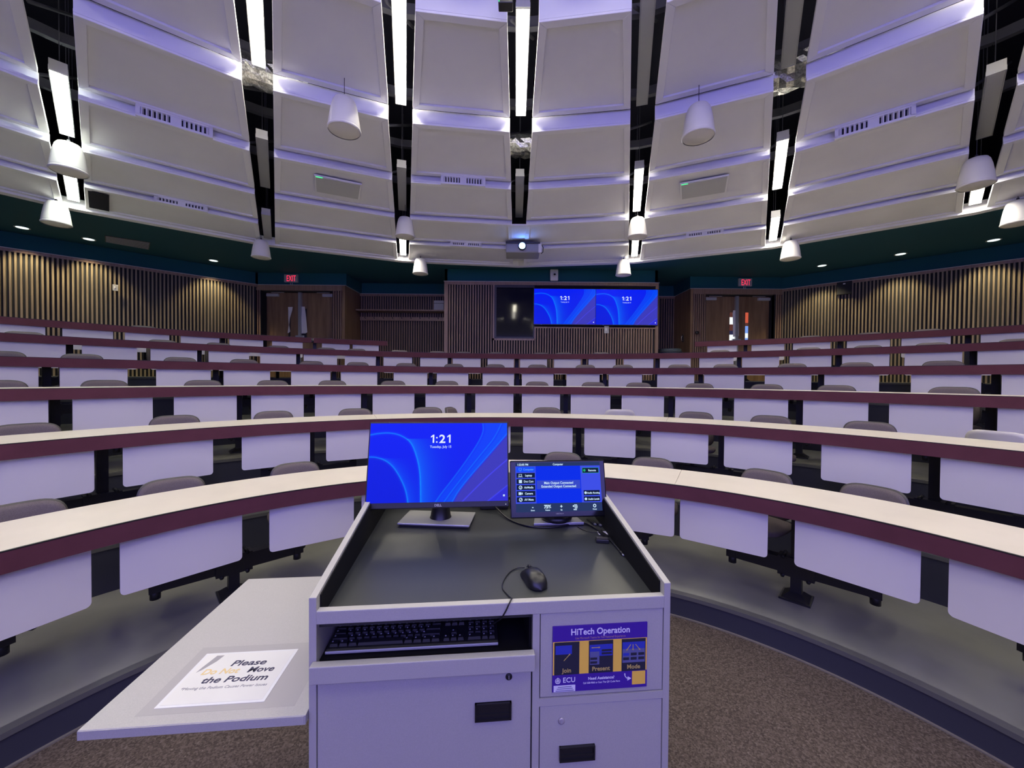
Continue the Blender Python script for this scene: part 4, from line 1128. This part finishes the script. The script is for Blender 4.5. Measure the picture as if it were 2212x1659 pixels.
# bottom edge sits .092 above the worktop
pan = pan.build('panel', M_PLAST, mon, loc=(.0, -.120, .088), bevel=.003); pan.rotation_euler = (-tilt, 0, 0)
scr = bpy.data.objects.new('screen', picture_mesh('screen', .522, .294, M_LCD)); COL.objects.link(scr); scr.parent = pan; scr.location = (0, -.0015, .169)
def mt(s, x, z, size, m, b_=.0, nm='clock_digits'): text(s, size, m, nm, scr, (x, -.0006, z), (PI / 2, 0, 0), bold=b_)
clock(scr, .006, .072, .031, -.0006); mt('Tuesday, July 15', .005, .053, .0125, M_CLOCK2, .0002, 'date_text')
g = MB(); g.bx(.243, .250, -.0008, -.0002, -.131, -.124); g.build('screen_icon', M_CLOCK2, scr)
text('DELL', .012, M_GREYP, 'brand_lettering', pan, (0.0, -.0006, .0065), (PI / 2, 0, 0), bold=.0004)
g = MB(); g.bx(.252, .2545, -.001, 0, .008, .0105); g.build('power_light', M_CLOCK, pan)

# touch panel ----------------------------------------------------------
tp = thing('touch_panel', 'black touch control panel with blue menu screen, right of the monitor', 'touch panel', PW(.270, .565, wz(.565) + .001), PTH)
b = MB(); b.prism([(-.100, -.050), (.100, -.050), (.075, .075), (-.075, .075)], 'z', 0, .010); b.build('stand_base', M_SILVER, tp, bevel=.002)
b = MB(); b.lathe([(.0, .01), (.060, .01), (.063, .020), (.055, .034), (.0, .036)], None, 28); b.prism([(-.02, .03), (.03, .03), (.0, .14), (-.03, .14)], 'x', -.05, .05); b.build('stand_foot', M_PLAST, tp)
tb = MB(); tb.bx(-.200, .200, 0, .03, 0, .232); tb.v = [(x * .94, y * .94, z * .925) for x, y, z in tb.v]; tb = tb.build('panel', M_GLOSS, tp, loc=(-.006, -.093, .046), bevel=.005); tb.rotation_euler = (R(-14.5), 0, 0)
U_BG = emis('ui_blue', (.005, .03, .83), 1.); U_SIDE = emis('ui_side_blue', (.05, .08, .80), 1.); U_BTN = emis('ui_button_navy', (.008, .014, .05), 1.)
U_BAR = emis('ui_bar_slate', (.022, .040, .13), 1.); U_SEL = emis('ui_selected_blue', (.01, .08, .93), 1.); U_MSG = emis('ui_message_blue', (.04, .07, .58), 1.); U_TX = emis('ui_white_text', (.60, .80, 1.), 1.); U_SELT = emis('ui_selected_text', (.10, .30, .95), 1.)
U_GRN = emis('ui_green', (.02, .40, .15), 1.)
UW, UH = .334, .184; ux0, uz0 = -UW / 2, .0225
s = MB(); s.bx(ux0, ux0 + UW, -.0008, 0, uz0, uz0 + UH); us = s.build('screen', U_BG, tb)
def ub(x0, x1, y0, y1, m, k=1, nm='menu_block'):   # in 0..1 of the screen, y down
    b = MB(); b.bx(ux0 + x0 * UW, ux0 + x1 * UW, -.0008 - .0003 * k, -.0006 - .0003 * k, uz0 + (1 - y1) * UH, uz0 + (1 - y0) * UH); return b.build(nm, m, us)
def ut(s_, x, y, size, m=U_TX, al='CENTER', b_=.0003): text(s_, size, m, 'menu_text', us, (ux0 + x * UW, -.0022, uz0 + (1 - y) * UH), (PI / 2, 0, 0), bold=b_, align=al, ext=.0001, sx=.92)
ub(0, 1, 0, .075, U_BAR, nm='title_bar'); ub(0, .235, .075, .83, U_SIDE, nm='side_bar'); ub(.765, 1, .075, .83, U_SIDE, nm='side_bar'); ub(0, 1, .83, 1, U_BAR, nm='bottom_bar')
ut('1:22:05 PM', .02, .06, .0105, al='LEFT'); ut('Computer', .5, .06, .0105)
for k, s_ in enumerate(('Computer', 'Laptop', 'Doc Cam', 'AirMedia', 'Camera', 'AV Mute')):
    y0 = .09 + k * .122
    ub(.01, .225, y0, y0 + .10, U_SEL if k == 0 else U_BTN, 2, 'menu_button')
    ut(s_, .15, y0 + .07, .0105, U_SELT if k == 0 else U_TX)
    b = MB(); cx_, cz_ = ux0 + .055 * UW, uz0 + (1 - y0 - .05) * UH
    mm = U_SELT if k == 0 else U_TX
    if k in (0, 1): b.bx(cx_ - .006, cx_ + .006, -.002, -.0018, cz_ - .003, cz_ + .005, mm); b.bx(cx_ - .0045, cx_ + .0045, -.0022, -.002, cz_ - .0018, cz_ + .0036, U_SEL if k == 0 else U_BTN); b.bx(cx_ - (.003 if k == 0 else .009), cx_ + (.003 if k == 0 else .009), -.002, -.0018, cz_ - .006, cz_ - .0045, mm)
    elif k == 2: b.bx(cx_ - .006, cx_ + .006, -.002, -.0018, cz_ - .006, cz_ + .006, mm)
    elif k == 4: b.bx(cx_ - .008, cx_ + .003, -.002, -.0018, cz_ - .005, cz_ + .005, mm); b.prism([(cx_ + .003, cz_), (cx_ + .008, cz_ + .005), (cx_ + .008, cz_ - .005)], 'y', -.002, -.0018, mm)
    else:
        b.prism([(cx_ + .007 * math.cos(q * PI / 8), cz_ + .007 * math.sin(q * PI / 8)) for q in range(16)], 'y', -.002, -.0018, mm)
        b.prism([(cx_ + .0045 * math.cos(q * PI / 8), cz_ + .0045 * math.sin(q * PI / 8)) for q in range(16)], 'y', -.0022, -.002, U_BTN)
        b.box((cx_ + .001, -.0023, cz_), (.009, .0002, .002), mm, Matrix.Rotation(-.8, 3, 'Y'))
    b.build('menu_icon', None, us)
for s_, y0, gr in (('Remote', .125, 1), ('Audio Routing', .585, 0), ('Audio Levels', .71, 0)):
    if gr: ub(.786, .984, y0 - .006, y0 + .106, U_GRN, 2, 'button_outline')
    ub(.79, .98, y0, y0 + .10, U_BTN, 3, 'menu_button'); ut(s_, .905, y0 + .07, .0105 if gr else .0092, sx if False else U_TX)
    b = MB(); cx_, cz_ = ux0 + .812 * UW, uz0 + (1 - y0 - .05) * UH
    b.prism([(cx_ + .005 * math.cos(q * PI / 6), cz_ + .005 * math.sin(q * PI / 6)) for q in range(12)], 'y', -.0024, -.0022, U_GRN if gr else U_TX); b.build('menu_icon', None, us)
ub(.245, .755, .37, .545, U_MSG, 1, 'message_box')
ut('Main Output Connected', .5, .445, .0125); ut('Extended Output Connected', .5, .515, .0125)
for x_, s_, l_ in ((.19, '-', 'Down'), (.36, '75%', 'Volume'), (.52, '+', 'Up'), (.68, '<))', 'Mute'), (.91, 'O', 'Power')):
    ut(s_, x_, .93, .017, b_=.0008); ut(l_, x_, .978, .0065)
text('CRESTRON', .0062, M_GREYP, 'brand_lettering', tb, (0, -.0006, .0125), (PI / 2, 0, 0))

# keyboard ---------------------------------------------------------------
kb = thing('keyboard', 'black full-size keyboard in the open podium drawer', 'keyboard', PW(-.214, .098, .894), PTH)
b = MB(); b.prism([(-.064, 0), (.064, 0), (.064, .022), (-.058, .012), (-.064, .008)], 'x', -.213, .213); kbb = b.build('case', M_PLAST, kb, bevel=.002)
b = MB(); b.bx(-.2125, .2125, -.0665, -.0635, .004, .0105); b.build('front_edge', mat('silver_keyboard_edge', (.5, .5, .52), .3, .4), kb, bevel=.001)
rows_k = [(.048, [(0, 1)] + [(2 + k + (k // 4) * .5, 1) for k in range(12)]), (.028, [(k, 1) for k in range(13)] + [(13, 2)]), (.010, [(0, 1.5)] + [(1.5 + k, 1) for k in range(12)] + [(13.5, 1.5)]),
          (-.008, [(0, 1.75)] + [(1.75 + k, 1) for k in range(11)] + [(12.75, 2.25)]), (-.026, [(0, 2.25)] + [(2.25 + k, 1) for k in range(10)] + [(12.25, 2.75)]),
          (-.045, [(0, 1.25), (1.25, 1.25), (2.5, 1.25), (3.75, 6.25), (10, 1.25), (11.25, 1.25), (12.5, 1.25), (13.75, 1.25)])]
for ri, (ky, lst) in enumerate(rows_k):
    ext = [(15.4 + k, 1) for k in range(3)] if ri in (0, 1, 2, 5) else ([(16.4, 1)] if ri == 4 else [])
    num = [(18.8 + k, 1) for k in range(4)] if ri in (1, 2, 3, 4) else ([(18.8, 2), (20.8, 1), (21.8, 1)] if ri == 5 else [])
    for (kx, kw) in lst + ext + num:
        x0 = -.207 + kx * .01818; x1 = x0 + kw * .01818 - .0022
        zz = .014 + (ky + .058) / .122 * .010
        keys = MB(); keys.add([(x0, ky - .0078, zz - .004), (x1, ky - .0078, zz - .004), (x1, ky + .0078, zz - .003), (x0, ky + .0078, zz - .003),
                  (x0 + .002, ky - .0055, zz + .004), (x1 - .002, ky - .0055, zz + .004), (x1 - .002, ky + .006, zz + .005), (x0 + .002, ky + .006, zz + .005)],
                 [(4, 5, 6, 7), (0, 1, 5, 4), (1, 2, 6, 5), (2, 3, 7, 6), (3, 0, 4, 7)], M_KEY)
        if kw < 3:
            keys.box((x0 + .0055, ky + .002, zz + .0052), (.0035, .0035, .0003), M_LEG, Matrix.Rotation(.08, 3, 'X'))
        keys.build('key', None, kb)
kb.scale = (1.03, 1.03, 1.03)
# mouse -----------------------------------------------------------------
ms = thing('computer_mouse', 'black wired mouse on the podium worktop', 'mouse', PW(.115, .150, wz(.15) + .0008), PTH + R(14))
vs = []; fs = []; n1, n2 = 20, 14
for i in range(n1 + 1):
    tt = -1 + 2 * i / n1; yy = tt * .060
    wdt = .031 * (1 - abs(tt) ** 3.2) ** .5 * (1 - .06 * math.cos(tt * 3)); hh = .036 * (1 - abs(tt + .12) ** 2.6 * .9 if abs(tt + .12) < 1 else .05) * (1 - .25 * max(tt, 0))
    hh = max(hh, .004) * ((1 - abs(tt) ** 6) ** .5 if abs(tt) < 1 else 0)
    for j in range(n2 + 1):
        a = PI * j / n2
        cx_ = math.cos(a); sx_ = math.sin(a)
        vs.append((wdt * (abs(cx_) ** .7) * (1 if cx_ > 0 else -1), yy, hh * sx_ ** .8 if sx_ > 0 else 0))
for i in range(n1):
    for j in range(n2):
        a = i * (n2 + 1) + j; fs.append((a, a + 1, a + n2 + 2, a + n2 + 1))
b = MB(); b.add(vs, fs, None, True); b.build('shell', M_PLAST, ms)
b = MB(); b.lathe([(.0, -.003), (.008, -.003), (.0085, 0), (.008, .003), (.0, .003)], None, 16); q = b.build('scroll_wheel', M_KEY, ms, loc=(0, .033, .0235)); q.rotation_euler = (0, PI / 2, 0)
b = MB(); b.tube([(0, .058, .012), (0, .047, .0215), (0, .03, .0305), (0, .01, .0362)], .0007, None, 5); b.build('button_gap', M_INNER, ms)
def spline(pts, n=8):
    out = []; P = [pts[0]] + list(pts) + [pts[-1]]
    for i in range(1, len(P) - 2):
        for k in range(n):
            t_ = k / n; a, b_, c, d = [Vector(q) for q in P[i - 1:i + 3]]
            out.append(.5 * (2 * b_ + (c - a) * t_ + (2 * a - 5 * b_ + 4 * c - d) * t_ * t_ + (-a + 3 * b_ - 3 * c + d) * t_ ** 3))
    out.append(Vector(pts[-1])); return out
def cable(name, lab, pts, r, extra=None):
    base = Vector(PW(*pts[0]))
    P = [Vector(PW(*p)) - base for p in spline(pts)]
    b = MB(); b.tube(P, r, None, 8)
    t = thing(name, lab, 'cable', base); b.build('cord', M_PLAST, t)
    return t, base
def cz(x, y, dz=.003): return (x, y, wz(y) + dz)
cable('mouse_cable', 'thin black mouse cable running over the front rail into the drawer', [cz(.096, .208, .008), cz(.072, .215, .004), cz(.045, .19), cz(.025, .145), cz(.022, .11), cz(.034, .08), cz(.042, .045, .012), (.038, .012, 1.0305), (.030, -.0045, 1.027), (.022, -.0055, 1.01), (.012, -.001, .990), (.005, .02, .97), (-.02, .06, .93)], .0019)
t, base = cable('video_cable', 'thick black cable lying from the monitor to the right of the touch panel', [(-.01, .70, 1.08), cz(.035, .66, .02), cz(.08, .58, .006), cz(.15, .515, .004), cz(.23, .50, .004), cz(.30, .515, .005), cz(.34, .535, .006)], .0036)
b = MB(); a = Vector(PW(*cz(.335, .53, .006))) - base; b.box(a, (.035, .014, .009), None, Matrix.Rotation(PTH + .15, 3, 'Z')); b.build('connector', M_PLAST, t)
t, base = cable('video_adapter_cable', 'black cable with a silver tip lying along the right side of the worktop', [cz(.352, .535, .006), cz(.385, .515, .006), cz(.41, .46, .005), cz(.425, .40, .005), cz(.43, .345, .005), cz(.433, .30, .005)], .0036)
b = MB(); q1 = Vector(PW(*cz(.433, .30, .005))) - base; q2_ = Vector(PW(*cz(.434, .275, .005))) - base; b.tube([q1, q2_], .0045, None, 8); b.build('plug', M_PLAST, t)
b = MB(); q3_ = Vector(PW(*cz(.4345, .266, .005))) - base; b.tube([q2_, q3_], .003, None, 8); b.build('plug_tip', M_ALU, t)
b = MB(); b.box(Vector(PW(*cz(.418, .42, .006))) - base, (.014, .05, .008), None, Matrix.Rotation(PTH + .25, 3, 'Z')); b.build('ferrite_bead', M_PLAST, t)
cable('loop_cable', 'thin looped black cord below the touch panel', [cz(.34, .53, .003), cz(.345, .49, .002), cz(.375, .455, .002), cz(.41, .45, .002), cz(.425, .47, .003)], .0014)
for (x, y, lab, rz) in ((.405, .545, 'small dark adapter lying left of the other, beside the touch panel', .25), (.422, .535, 'small dark adapter with metal tip lying nearest the right podium side', .30)):
    t = thing('cable_adapter', lab, 'adapter', PW(x, y, wz(y) + .001), PTH + rz, 'small adapters beside the touch panel')
    b = MB(); b.bx(-.006, .006, -.028, .022, 0, .007); b.build('body', M_PLAST, t, bevel=.001)
    b = MB(); b.bx(-.004, .004, -.038, -.028, .001, .006); b.build('metal_tip', M_ALU, t)
t = thing('sticker_label', 'small white paper label on the worktop at the right side', 'label', PW(.421, .444, wz(.444) + .0004), PTH)
b = MB(); b.bx(-.017, .017, -.014, .014, 0, .0012, M_PWHITE); b.build('paper', None, t)
b = MB(); [b.bx(-.013, .013, -.009 + .006 * k, -.0075 + .006 * k, .0012, .0014, M_GREYI) for k in range(4)]; b.build('print_lines', None, t)
t = thing('small_remote', 'small dark block with a pale top under the cable at the right of the worktop', 'adapter', PW(.40, .375, wz(.375) + .001), PTH - .2)
b = MB(); b.bx(-.025, .02, -.014, .014, 0, .012); b.build('body', M_PLAST, t, bevel=.002)
b = MB(); b.bx(-.022, .017, -.005, .012, .012, .0135); b.build('label_plate', M_SHELL, t)
t = thing('cable_hub', 'black box with cables behind the gap between monitor and touch panel', 'hub', PW(.035, .715, wz(.715) + .001), PTH)
b = MB(); b.bx(-.07, .05, -.02, .04, 0, .03); b.build('housing', M_PLAST, t, bevel=.003)
b = MB(); b.tube(spline([(-.14, .02, .07), (-.08, .0, .05), (0, -.01, .035), (.07, .0, .05), (.10, .01, .07)]), .009, None, 8); b.build('cable_bundle', M_PLAST, t)
